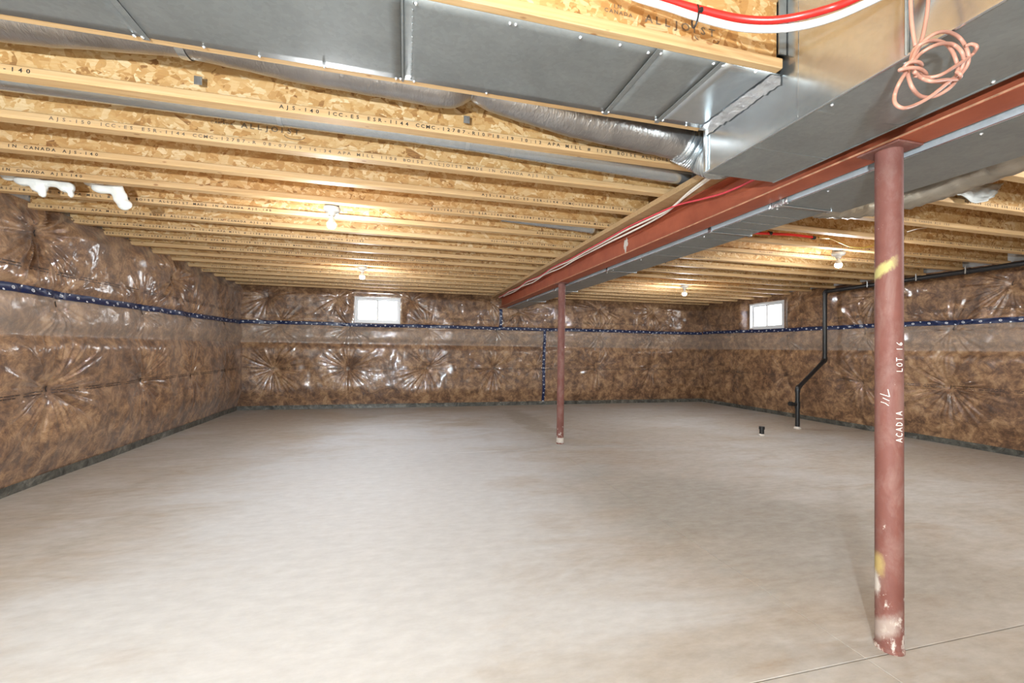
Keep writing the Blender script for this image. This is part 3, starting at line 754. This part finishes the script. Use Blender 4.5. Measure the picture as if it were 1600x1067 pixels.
sm = MB().lathe([(0.0055, 0.0), (0.0055, -0.0025), (0.003, -0.006), (0.0008, -0.0068)], seg=10).mesh('screw', M['screw'])
for x, y in [(213, 57), (224, 57), (320, 73), (407, 88), (507, 103), (619, 121), (626, 121), (647, 126), (760, 144), (941, 174), (951, 173), (1025, 185), (1036, 186), (1072, 194)]:
    p = at(x, y, Z=ZJ); link('screw', sm, pan, (p.x, min(1.685, p.y), -0.0035))
for x, y in [(650, 3), (797, 34), (806, 36), (907, 56), (969, 68), (1013, 80), (1033, 81), (1115, 97), (1130, 100), (1180, 110)]:
    p = at(x, y, Z=ZJ); link('screw', sm, pan, (p.x, max(1.285, p.y), -0.0035))

# ------------------------------------------------------------------ big rectangular trunk duct
DX0, DX1, DY1, DZ0 = 1.351, 1.735, 1.70, 1.979
duct = tag(empty('trunk_duct', (DX0, DY1, DZ0)), 'large bright rectangular sheet-metal duct beside the red beam', 'duct')
H_ = ZD - 0.02 - DZ0
def wavy_panel(name, m, org, du, dv, lu, lv, amp, seed, flip):
    nu = max(3, int(lu / 0.06)); nv = max(3, int(lv / 0.04))
    U, V = np.meshgrid(np.linspace(0, lu, nu), np.linspace(0, lv, nv), indexing='ij')
    e = sstep(np.minimum(1, np.minimum(np.minimum(U, lu - U) / 0.15, np.minimum(V, lv - V) / 0.08)))
    n_ = np.cross(du, dv); A = amp * e * vnoise(seed)(U, V, 2.2)
    P = np.array(org)[None] + U.ravel()[:, None] * np.array(du) + V.ravel()[:, None] * np.array(dv) + A.ravel()[:, None] * n_
    return link(name, grid_mesh(name, P, nu, nv, m, None, flip), duct)
LY = 3.2
wavy_panel('side_panel', M['galv'], (0, -LY, 0), (0, 1, 0), (0, 0, 1), LY, H_, 0.010, 91, True)
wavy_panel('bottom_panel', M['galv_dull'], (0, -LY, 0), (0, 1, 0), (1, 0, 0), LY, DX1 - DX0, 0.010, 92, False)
wavy_panel('side_panel', M['galv'], (DX1 - DX0, -LY, 0), (0, 1, 0), (0, 0, 1), LY, H_, 0.004, 93, False)
MB().box(0.001, DX1 - DX0 - 0.001, -0.0015, 0.0, 0.001, H_).build('end_cap', M['galv'], duct)
MB().box(-0.012, 0.0, at(1419, 40, X=DX0).y - DY1 - 0.0025, at(1419, 40, X=DX0).y - DY1 + 0.0025, 0.0, H_ - 0.01, 0.002).build('drive_cleat', M['galv_dull'], duct)
for yq in (1.22,): MB().box(-0.0010, 0.0004, yq - DY1 - 0.004, yq - DY1 + 0.004, 0.0, H_ - 0.01).build('cross_fold', M['galv'], duct)
for yq in (1.43, 1.15, 0.55): MB().box(0.0, DX1 - DX0, yq - DY1 - 0.004, yq - DY1 + 0.004, -0.0030, 0.001).build('cross_fold', M['galv_dull'], duct)
MB().box(-0.008, 0.002, -LY, 0.0, -0.004, 0.004, 0.001).build('corner_lock', M['galv'], duct)
MB().box(DX1 - DX0 - 0.002, DX1 - DX0 + 0.006, -LY, 0.0, -0.004, 0.004, 0.001).build('corner_lock', M['galv_dull'], duct)
MB().box(-0.012, 0.0, -0.016, 0.001, 0.0, H_ * 0.45, 0.002).build('corner_lock', M['galv'], duct)
MB().box(-0.034, -0.004, 1.262 - DY1, 1.268 - DY1, 0.265, H_ - 0.01).build('angle_strap', M['galv_dull'], duct)
for x, y, pl in ((1300, 149, 0), (1415, 88, 0), (1552, 126, 1)):
    if pl == 0: p = at(x, y, X=DX0 + 0.02)
    else: p = at(x, y, Z=DZ0)
    link('screw', sm, duct, (p.x - DX0, p.y - DY1, -0.002))
# crinkled aluminium tape in the corner between pan and duct
n = 26; vs_ = []; rg = random.Random(12)
for i in range(n):
    y = 1.285 + (1.70 - 1.285) * i / (n - 1)
    vs_ += [(-0.045 + rg.uniform(-.004, .004), y - DY1, 0.2062 - 0.0062 + rg.uniform(-.002, 0)), (-0.004, y - DY1, 0.199 + rg.uniform(-.003, .003)), (-0.0035 + rg.uniform(-.002, 0), y - DY1, 0.172 + rg.uniform(-.006, .006))]
MB().add(vs_, [(3*i + a, 3*i + a + 1, 3*i + a + 4, 3*i + a + 3) for i in range(n - 1) for a in range(2)]).build('foil_tape', M['foil_tape'], duct)

# ------------------------------------------------------------------ long duct on the far side of the beam
D2 = tag(empty('branch_duct', (1.95, 0, 1.938)), 'long low rectangular sheet-metal duct hugging the far flank of the red beam', 'duct')
def duct2_section(y0, y1, w0, w1):
    h_ = 0.205
    vs_ = [(0, y0, 0), (w0, y0, 0), (w0, y0, h_), (0, y0, h_), (0, y1, 0), (w1, y1, 0), (w1, y1, h_), (0, y1, h_)]
    MB().add(vs_, [(0, 1, 5, 4), (1, 2, 6, 5), (2, 3, 7, 6), (3, 0, 4, 7), (0, 3, 2, 1), (4, 5, 6, 7)]).build('duct_section', M['galv_dull'], D2)
    MB().box(-0.0015, -0.0003, y0 + 0.002, y1 - 0.002, 0.0, h_).build('brightened_flank', M['flank'], D2)  # duct side lightened in colour to paint the light along it
    MB().box(-0.004, 0.001, y0, y1, -0.003, 0.003, 0.001).build('corner_lock', M['galv'], D2)
JY = [-3.2, 0.0, 1.86, 2.40, 3.88, 5.40, 6.75, 8.16]
WD = [0.415, 0.415, 0.415, 0.31, 0.30, 0.29, 0.28, 0.265]
for i in range(len(JY) - 1):
    if i == 2: duct2_section(JY[i], JY[i+1], 0.33, 0.305)
    else: duct2_section(JY[i], JY[i+1], WD[i] if i < 2 else WD[i], WD[i] if i < 2 else WD[i+1])
for y in JY[2:-1]:
    w = 0.33 if y < 2 else 0.31
    MB().box(-0.010, w + 0.01, y - 0.014, y + 0.014, -0.007, 0.0, 0.002).build('slip_cleat', M['galv'], D2)
    MB().box(-0.010, 0.0, y - 0.016, y + 0.016, -0.009, 0.06, 0.002).build('drive_cleat', M['galv'], D2)
    MB().box(w, w + 0.010, y - 0.016, y + 0.016, -0.009, 0.06, 0.002).build('drive_cleat', M['galv'], D2)
for y in (2.02, 2.16, 2.29, 2.55, 2.8, 3.1): MB().box(0.01, 0.30, y - 0.004, y + 0.004, -0.0028, 0.0005, 0.001).build('cross_fold', M['galv'], D2)
for y in (1.05, 1.3, 1.62, 1.9, 2.5, 3.3, 3.8, 3.95, 4.6, 5.33, 5.47, 6.2): link('screw', sm, D2, (0.03 + R.uniform(-.01, .01), y, -0.003))
n = 16; rg = random.Random(9); vs_ = []
for i in range(n):
    y = 1.80 + 0.12 * i / (n - 1)
    for z in (0.055, 0.03, 0.0, -0.008): vs_.append((-0.012 + rg.uniform(-.006, .004), y, z + rg.uniform(-.004, .004)))
MB().add(vs_, [(4*i + a, 4*i + a + 1, 4*i + a + 5, 4*i + a + 4) for i in range(n - 1) for a in range(3)]).build('foil_tape', M['foil_tape'], D2)

# ------------------------------------------------------------------ round ducts
fx = tag(empty('flexible_duct', (0, 1.93, 2.3)), 'sagging grey foil flexible duct slung between the two joists behind the pan', 'duct')
ctrl = [(-2.85, 2.345), (-2.2, 2.335), (-1.45, 2.33), (-0.9, 2.365), (-0.45, 2.345), (0.0, 2.335), (0.17, 2.33), (0.27, 2.37), (0.40, 2.34), (0.79, 2.288), (1.14, 2.262), (1.40, 2.24)]
rad = [0.088, 0.090, 0.092, 0.083, 0.092, 0.093, 0.088, 0.072, 0.09, 0.096, 0.097, 0.09]
P = spline([(x, 1.925, z) for x, z in ctrl], 9); rr = []
for i in range(len(P)):
    q = i / 9; a = int(min(q, len(rad) - 2)); tt = min(1, q - a); rr.append(rad[a] * (1 - tt) + rad[a+1] * tt)
b = MB().tube([p - Vector((0, 1.93, 2.3)) for p in P], [r * R.uniform(.985, 1.015) for r in rr], 28, rough=0.012); b.build('foil_jacket', M['foil'], fx, True)
elb = [(1.38, 1.925, 2.235), (1.44, 1.925, 2.215), (1.50, 1.905, 2.18), (1.53, 1.86, 2.14), (1.54, 1.80, 2.12), (1.54, 1.70, 2.11)]
P = spline(elb, 10)
MB().tube([p - Vector((0, 1.93, 2.3)) for p in P], [0.094 + 0.005 * (i % 2) for i in range(len(P))], 28).build('elbow', M['galv_pipe'], fx, True, 50)
for x in (-0.87, 0.272):
    s_ = MB(); ang = np.linspace(-math.pi * 0.98, 0.02 * math.pi, 22); zc = 2.365 if x < 0 else 2.37; r_ = 0.087 if x < 0 else 0.076
    vs_ = []
    for a in ang:
        for dx in (-0.016, 0.016): vs_.append((x + dx, r_ * math.cos(a) - 0.005, zc - 2.3 + r_ * math.sin(a)))
    s_.add(vs_, [(2*i, 2*i+1, 2*i+3, 2*i+2) for i in range(len(ang) - 1)]); o = s_.build('hanger_strap', M['galv_pipe'], fx)
    o.modifiers.new('thickness', 'SOLIDIFY').thickness = 0.001
    MB().box(x - 0.015, x + 0.015, 0.1225, 0.1245, -0.058, -0.022).build('strap_end', M['galv'], fx)
gp = tag(empty('round_duct', (0, 2.315, 2.29)), 'straight grey galvanised round duct between two joists', 'duct')
gz = lambda x: 2.302 - 0.030 * max(0, (x - 0.2)) if x > 0.2 else 2.302
xsn = [-2.88, -1.6, 0.05, 0.31, 0.56, 1.72]
for i in range(5):
    MB().tube([(xsn[i], 0, gz(xsn[i]) - 2.29), (xsn[i+1], 0, gz(xsn[i+1]) - 2.29)], 0.0635 - (0.0012 if i % 2 else 0), 32).build('pipe_length', M['galv_pipe'], gp, True, 50)
for x in (-0.62, 0.31, 0.56):
    MB().tube([(x - 0.011, 0, gz(x) - 2.29), (x + 0.011, 0, gz(x) - 2.29)], 0.0652, 32).build('joint_band', M['galv'], gp, True, 50)
MB().tube([(1.70, 0, gz(1.7) - 2.29), (1.715, 0, gz(1.7) - 2.29), (1.735, 0.006, gz(1.7) - 2.292)], [0.0675, 0.068, 0.05], 32).build('end_collar', M['galv_dull'], gp, True, 50)
sd = tag(empty('round_duct', (0, 3.53, 2.26)), 'short dark galvanised duct end showing above the cables, four bays back', 'duct')
MB().tube([(0.78, 0, 0.035), (1.62, 0, 0.0)], 0.063, 28).build('pipe_length', M['galv_pipe'], sd, True, 50)
MB().tube([(1.60, 0, 0.0), (1.625, 0, 0.0)], 0.0655, 28).build('joint_band', M['galv'], sd, True, 50)
fr = tag(empty('flexible_duct', (2.6, 1.8, 2.07)), 'short tan crinkled flexible duct leaving the low duct behind the near post', 'duct')
P = spline([(2.24, 1.96, 2.035), (2.38, 2.0, 2.03), (2.56, 1.98, 2.03), (2.70, 1.86, 2.035), (2.76, 1.66, 2.045), (2.75, 1.44, 2.06), (2.66, 1.15, 2.075)], 10)
MB().tube([p - Vector((2.6, 1.8, 2.07)) for p in P], [0.072 * R.uniform(.93, 1.07) for _ in P], 22, rough=0.045).build('foil_jacket', M['foil_tan'], fr, True)
MB().tube([p - Vector((2.6, 1.8, 2.07)) for p in P[2:6]], [0.078] * 4, 22, rough=0.05).build('foil_tape', M['foil_tape'], fr, True)

# ------------------------------------------------------------------ tubing and cables
def run(name, pts, r, m, label, cat, group=None, n=10, seg=10, part=None):
    P = spline(pts, n)
    o = MB().tube(P, r, seg).build(name, m, None, True)
    return tag(o, label, cat, group)
pr_ = [at(985, -18, Y=1.20), at(1045, 1, Y=1.185), at(1090, 14, Y=1.165), at(1150, 28, Y=1.13), at(1200, 32, Y=1.085), at(1250, 25.5, Y=1.03), at(1300, 12, Y=0.98), at(1335, -2, Y=0.935), at(1400, -36, Y=0.86), at(1480, -90, Y=0.78)]
run('water_tube', pr_, 0.0112, M['red_pex'], 'bright red plastic tube looping above the big duct, tied to a white tube', 'tube')
wr = [at(930, -30, Y=1.205), at(990, -5, Y=1.19), at(1045, 12, Y=1.175), at(1090, 27, Y=1.155), at(1150, 42, Y=1.12), at(1200, 45.5, Y=1.075), at(1250, 41, Y=1.02), at(1300, 28, Y=0.97), at(1352, 6, Y=0.915), at(1410, -24, Y=0.85), at(1490, -75, Y=0.77)]
run('water_tube', wr, 0.0108, M['white_pex'], 'white plastic tube looping just below the bright red tube', 'tube')
zt = tag(empty('zip_tie', at(1091, 20, Y=1.16)), 'black zip tie binding the red and white tubes', 'zip tie')
a_, b_ = at(1092, 4, Y=1.150), at(1089, 38, Y=1.140)
o0 = Vector(zt.location)
lp = []
dirv = (b_ - a_).normalized(); fwd = Vector((0, -1, 0)); cen = (a_ + b_) / 2; L_ = (b_ - a_).length / 2
for q in np.linspace(0, 2 * math.pi, 29): lp.append(cen + dirv * L_ * math.cos(q) + Vector((0, 1, 0)) * 0.0005 + fwd * 0.016 * math.sin(q) - o0 + Vector((0, 0.012, 0)))
MB().tube(lp, 0.0028, 6, False).build('loop', M['black'], zt, True)
hp = cen + fwd * 0.016 - o0
MB().box(hp.x - 0.006, hp.x + 0.006, hp.y - 0.004, hp.y + 0.006, hp.z - 0.006, hp.z + 0.006, 0.001).build('tie_head', M['black'], zt)

# thermostat wire knotted in a hanging coil
coil = tag(empty('coiled_wire', at(1432, 108, Y=0.79)), 'pink beige wire knotted in a loose coil, hanging from the big duct', 'wire')
o0 = Vector(coil.location)
def px_path(pts, y0=0.785, wig=0.008):
    out = []
    for i, q in enumerate(pts):
        yy = q[2] if len(q) > 2 else y0 + wig * math.sin(i * 2.1)
        out.append(at(q[0], q[1], Y=yy) - o0)
    return out
r_w = 0.0044
l1 = [(1424, -45, .80), (1423, 5, .79), (1425, 40, .785), (1430, 72, .78)]
l2 = [(1452, -45, .80), (1450, 5, .79), (1446, 35, .785), (1440, 62, .78), (1428, 92, .78)]
l3 = [(1422, 100), (1428, 78), (1445, 66), (1465, 64), (1482, 72), (1493, 92), (1496, 112), (1488, 130), (1470, 128), (1450, 126), (1432, 114), (1424, 102)]
l4 = [(1424, 96), (1434, 74), (1458, 54), (1480, 50), (1500, 60), (1512, 80), (1513, 100), (1502, 116), (1494, 126), (1478, 146), (1458, 166), (1435, 171), (1420, 166), (1418, 150), (1408, 166), (1400, 160), (1398, 142), (1408, 118), (1418, 104)]
l4 = [(1424, 96), (1434, 74), (1458, 54), (1480, 50), (1500, 60), (1512, 82), (1512, 100), (1500, 118), (1484, 137), (1462, 150), (1440, 151), (1426, 138), (1419, 118), (1421, 102)]
l5 = [(1426, 98), (1438, 84), (1456, 73), (1474, 68), (1490, 70), (1503, 82), (1505, 98), (1498, 114), (1480, 130), (1452, 152), (1430, 164), (1412, 169), (1399, 162), (1398, 148), (1405, 130), (1416, 112)]
l6 = [(1430, 118), (1450, 121), (1470, 117), (1495, 102), (1518, 86), (1526, 74), (1518, 69), (1508, 72)]
l7 = [(1428, 112), (1440, 122), (1456, 127), (1476, 125), (1496, 124), (1501, 117), (1494, 112)]
for i, l_ in enumerate((l1, l2, l3, l4, l5, l6, l7)):
    MB().tube(spline(px_path(l_, 0.785 - 0.006 * i), 7), r_w, 8).build('wire_loop', M['pink_cable'], coil, True)
MB().tube(spline(px_path([(1410, 108, .765), (1420, 98, .755), (1434, 97, .752), (1440, 103, .765), (1430, 108, .80), (1414, 110, .765), (1406, 109, .755), (1425, 106, .748), (1440, 109, .752), (1447, 117, .77), (1436, 116, .80)]), 7), r_w, 8).build('wire_knot', M['pink_cable'], coil, True)

# cables stapled along the plate
def beamrun(pts): return [Vector(p) for p in pts]
rg = random.Random(31)
def cable(x0, z0, ph, y_start, lead):
    pts = list(lead); y = y_start; i = 0
    while y < 8.0:
        w = (math.sin(i * 1.7 + ph) * 0.010, math.cos(i * 1.3 + ph) * 0.007)
        pts.append((x0 + w[0], y, z0 + w[1])); y += 0.27; i += 1
    return pts
run('cable', cable(1.762, 2.112, 0.3, 2.62, [(1.60, 1.3, 2.135), (1.62, 1.75, 2.135), (1.67, 2.05, 2.133), (1.715, 2.35, 2.130)]), 0.0075, M['white_cable'], 'white electrical cable running along the plate nearest the beam web', 'cable', 'cables along the beam')
run('cable', cable(1.738, 2.124, 1.9, 2.55, [(1.585, 1.3, 2.137), (1.60, 1.75, 2.137), (1.655, 2.05, 2.136), (1.70, 2.30, 2.134)]), 0.0075, M['white_cable'], 'white electrical cable running along the plate next to the red cable', 'cable', 'cables along the beam')
run('cable', cable(1.722, 2.130, 3.4, 2.75, [(1.76, 1.40, 2.10), (1.765, 1.62, 2.07), (1.768, 1.82, 2.055), (1.766, 2.05, 2.058), (1.758, 2.25, 2.085), (1.742, 2.48, 2.118)]), 0.0060, M['red_cable'], 'red electrical cable drooping from the big duct onto the beam plate', 'cable', 'cables along the beam')

# red tube, brass fitting and yellow wire between joists on the drain-pipe side
rt = tag(empty('water_tube', at(1240, 367, Y=3.10)), 'short red plastic tube with black clips under the joists on the drain-pipe side', 'tube')
o0 = Vector(rt.location)
P = [at(x, y, Y=3.10) - o0 for x, y in ((1120, 355), (1165, 362.5), (1203, 365), (1240, 367), (1272, 371))]
MB().tube(spline(P, 6), 0.0125, 10).build('tube_wall', M['red_pex'], rt, True)
for x, y in ((1203, 364), (1271, 371)):
    c = at(x, y, Y=3.10) - o0; MB().tube([c - Vector((.016, 0, 0)), c + Vector((.016, 0, -.002))], 0.0165, 12).build('clip', M['black'], rt, True, 50)
c = at(1283, 371, Y=3.10) - o0; d_ = at(1296, 372, Y=3.10) - o0
MB().tube([c - Vector((.03, 0, 0)), c, d_], [0.009, 0.012, 0.008], 10).build('fitting', M['brass'], rt, True, 50)
run('yellow_wire', [at(1296, 372, Y=3.09), at(1312, 379, Y=3.10), at(1330, 386, Y=3.12), at(1350, 387, Y=3.14), at(1368, 382, Y=3.16), at(1400, 374, Y=3.285)], 0.0042, M['yellow_wire'], 'thin yellow wire dangling between joists beside the short red tube', 'wire')
run('steel_wire', [at(1418, 362, Y=2.58), at(1432, 358, Y=2.62), at(1448, 355.5, Y=2.88)], 0.004, M['white_cable'], 'stray pale wire end poking from joists behind the near post', 'wire')

# ------------------------------------------------------------------ black drain pipe and floor stub
dp = tag(empty('drain_pipe', (5.75, 5.17, 0)), 'black plastic drain pipe dropping with an offset from the ceiling to the floor', 'pipe')
o0 = Vector((5.75, 5.17, 0)); rp = 0.030
A_ = Vector((5.75, 5.17, 0.03)); B_ = Vector((5.75, 5.17, 0.61)); C_ = Vector((6.36, 5.27, 1.045)); D_ = at(1289, 455, X=6.44); C_ = Vector((D_.x, D_.y, 1.035)); E_ = Vector((6.44, 2.6, 2.146)); D_.z = 2.12
def seg(a, b, name, r=rp, m='black'): return MB().tube([a - o0, b - o0], r, 20).build(name, M[m], dp, True, 50)
seg(A_, B_, 'riser'); seg(B_, C_, 'offset_length'); seg(C_, D_, 'riser'); seg(D_, E_, 'ceiling_run')
for p, d0, d1 in ((B_, Vector((0, 0, -1)), (C_ - B_).normalized()), (C_, (B_ - C_).normalized(), Vector((0, 0, 1))), (D_, Vector((0, 0, -1)), (E_ - D_).normalized())):
    MB().tube(spline([p + d0 * 0.055 - o0, p + d0 * 0.02 - o0, p + d1 * 0.02 - o0, p + d1 * 0.055 - o0], 5), 0.036, 20).build('elbow', M['black'], dp, True, 50)
for y in (4.65, 4.05, 3.55):
    c = Vector((6.44, y, D_.z + (E_.z - D_.z) * (D_.y - y) / (D_.y - 2.6)))
    MB().tube([c - Vector((0, .03, 0)) - o0, c + Vector((0, .03, 0)) - o0], 0.0355, 20).build('coupling', M['black'], dp, True, 50)
    MB().box(c.x - o0.x - .038, c.x - o0.x - .030, c.y - o0.y - .006, c.y - o0.y + .006, c.z - .03, c.z + .06).build('hanger', M['galv'], dp)
s0 = Vector((5.75, 5.17, 0.365)); MB().tube([s0 - o0, s0 + Vector((-.125, .0, 0.015)) - o0], 0.026, 16).build('side_outlet', M['black'], dp, True, 50)
MB().tube([s0 + Vector((-.105, 0, .0125)) - o0, s0 + Vector((-.145, 0, 0.017)) - o0], 0.033, 16).build('outlet_cap', M['black'], dp, True, 50)
MB().tube([s0 + Vector((0, 0, -.06)) - o0, s0 + Vector((0, 0, .05)) - o0], 0.036, 20).build('tee_hub', M['black'], dp, True, 50)
MB().lathe([(0.05, 0.0), (0.052, 0.012), (0.040, 0.032), (0.031, 0.036)], seg=14).build('mortar_collar', M['grout'], dp, True)
st = tag(empty('floor_stub', (4.775, 4.84, 0)), 'short black capped pipe stub standing out of the concrete floor', 'pipe')
MB().lathe([(0.030, 0.0), (0.030, 0.085), (0.037, 0.087), (0.037, 0.125), (0.030, 0.128)], seg=20).build('stub', M['black'], st, True, 40)
MB().lathe([(0.046, 0.0), (0.044, 0.012), (0.031, 0.026)], seg=14).build('mortar_collar', M['grout'], st, True)

# ------------------------------------------------------------------ bare bulbs
def bulb(x, y, label):
    L = tag(empty('bulb_lamp', (x, y, ZJ)), label, 'lamp', 'bare ceiling bulbs')
    MB().lathe([(0.050, 0.045), (0.052, 0.0), (0.052, -0.006), (0.030, -0.006)], seg=8).build('junction_box', M['galv_dull'], L)
    MB().lathe([(0.060, -0.006), (0.061, -0.020), (0.052, -0.036), (0.032, -0.044), (0.025, -0.052), (0.024, -0.066), (0.017, -0.066)], seg=28).build('lamp_holder', M['porcelain'], L, True, 40)
    MB().lathe([(0.013, -0.064), (0.015, -0.078), (0.022, -0.092), (0.0295, -0.110), (0.0325, -0.122), (0.0325, -0.126), (0.020, -0.126)], seg=24).build('light_stop_collar', M['porcelain'], L, True, 40)  # opaque neck added to keep the bulb's light off the joists
    MB().lathe([(0.0310, -0.1265), (0.0312, -0.134), (0.029, -0.146), (0.020, -0.158), (0.004, -0.163)], seg=24).build('bulb', M['bulb'], L, True)
bulb(-0.55, 3.402, 'bare bulb nearest the sheet-metal pan, on the cable side of the beam')
bulb(-0.56, 5.841, 'bare bulb in front of the far window')
bulb(4.27, 5.841, 'bare bulb toward the window beside the drain pipe, left of its twin')
bulb(4.30, 3.402, 'bare bulb seen just beside the near post')

# ------------------------------------------------------------------ loose white scraps
def lump(name, blobs, m, label, cat, seed, sub=3):
    bm = bmesh.new()
    rg = np.random.default_rng(seed); nz_ = vnoise(seed)
    mbs = bpy.data.metaballs.new('lump'); mbs.resolution = 0.016; mbs.threshold = 0.3
    o = bpy.data.objects.new('lump', mbs)
    for (c, r, s) in blobs:
        e = mbs.elements.new(type='ELLIPSOID'); e.co = c; e.radius = r; e.size_x, e.size_y, e.size_z = s
    COL.objects.link(o); dg = bpy.context.evaluated_depsgraph_get()
    me = bpy.data.meshes.new_from_object(o.evaluated_get(dg)); bpy.data.objects.remove(o)
    co = np.empty(len(me.vertices) * 3); me.vertices.foreach_get('co', co); co = co.reshape(-1, 3)
    nn = np.empty(len(me.vertices) * 3); me.vertices.foreach_get('normal', nn); nn = nn.reshape(-1, 3)
    a = 0.012 * nz_(co[:, 0], co[:, 2], 22.0) + 0.008 * nz_(co[:, 1], co[:, 2], 40.0)
    co += nn * a[:, None]; me.vertices.foreach_set('co', co.ravel()); me.update()
    me.materials.clear(); me.materials.append(m); me.polygons.foreach_set('use_smooth', [True] * len(me.polygons))
    me.name = name
    return tag(link(name, me), label, cat)
def E_(x, y, Y, r, s): return (tuple(at(x, y, Y=Y)), r * 1.5, s)
lump('foam_wrap', [E_(22, 277, 3.655, .05, (1.6, .6, .45)), E_(48, 284, 3.50, .06, (1.4, .7, .5)), E_(62, 292, 3.50, .05, (.8, .7, .8)), E_(66, 302, 3.50, .03, (.5, .6, .9)), E_(85, 287, 3.51, .05, (1.3, .7, .5)), E_(104, 292, 3.51, .05, (1.0, .7, .8)), E_(111, 303, 3.51, .03, (.5, .6, .8))], M['foam'], 'ragged white foam scrap drooping under a joist by the windowless wall', 'foam', 5)
lump('foam_wrap', [E_(146, 286, 3.655, .05, (1.2, .7, .6)), E_(160, 296, 3.52, .055, (1.1, .7, .6)), E_(180, 295, 3.52, .055, (.9, .7, .9)), E_(187, 308, 3.52, .05, (.8, .7, 1.0)), E_(195, 320, 3.52, .046, (.9, .7, .8))], M['foam'], 'white foam scrap hanging lower in a tongue, next to the ragged foam', 'foam', 8)
nu, nv = 26, 18
U, V = np.meshgrid(np.linspace(0, 1, nu), np.linspace(0, 1, nv), indexing='ij')
nz_ = vnoise(55); c00, c10, c01, c11 = at(1489, 293, Y=2.04), at(1567, 287, Y=2.05), at(1497, 301, Y=2.0), at(1556, 307, Y=2.0)
PP = []
for u, v in zip(U.ravel(), V.ravel()):
    p = c00 * (1 - u) * (1 - v) + c10 * u * (1 - v) + c01 * (1 - u) * v + c11 * u * v
    p = p + Vector((0, 0, -0.050 * math.sin(math.pi * u) * v + 0.004 * (1 - v)))
    PP.append((p.x, p.y + 0.03 * float(nz_(np.array([u]), np.array([v]), 5.0)[0]), p.z + 0.022 * float(nz_(np.array([u * 1.3]), np.array([v]), 7.0)[0])))
pl = link('plastic_scrap', grid_mesh('plastic_scrap', np.array(PP), nu, nv, M['scrap']))
pl.modifiers.new('thickness', 'SOLIDIFY').thickness = 0.006
tag(pl, 'white crumpled plastic scrap hanging in a joist bay beyond the near post', 'plastic')
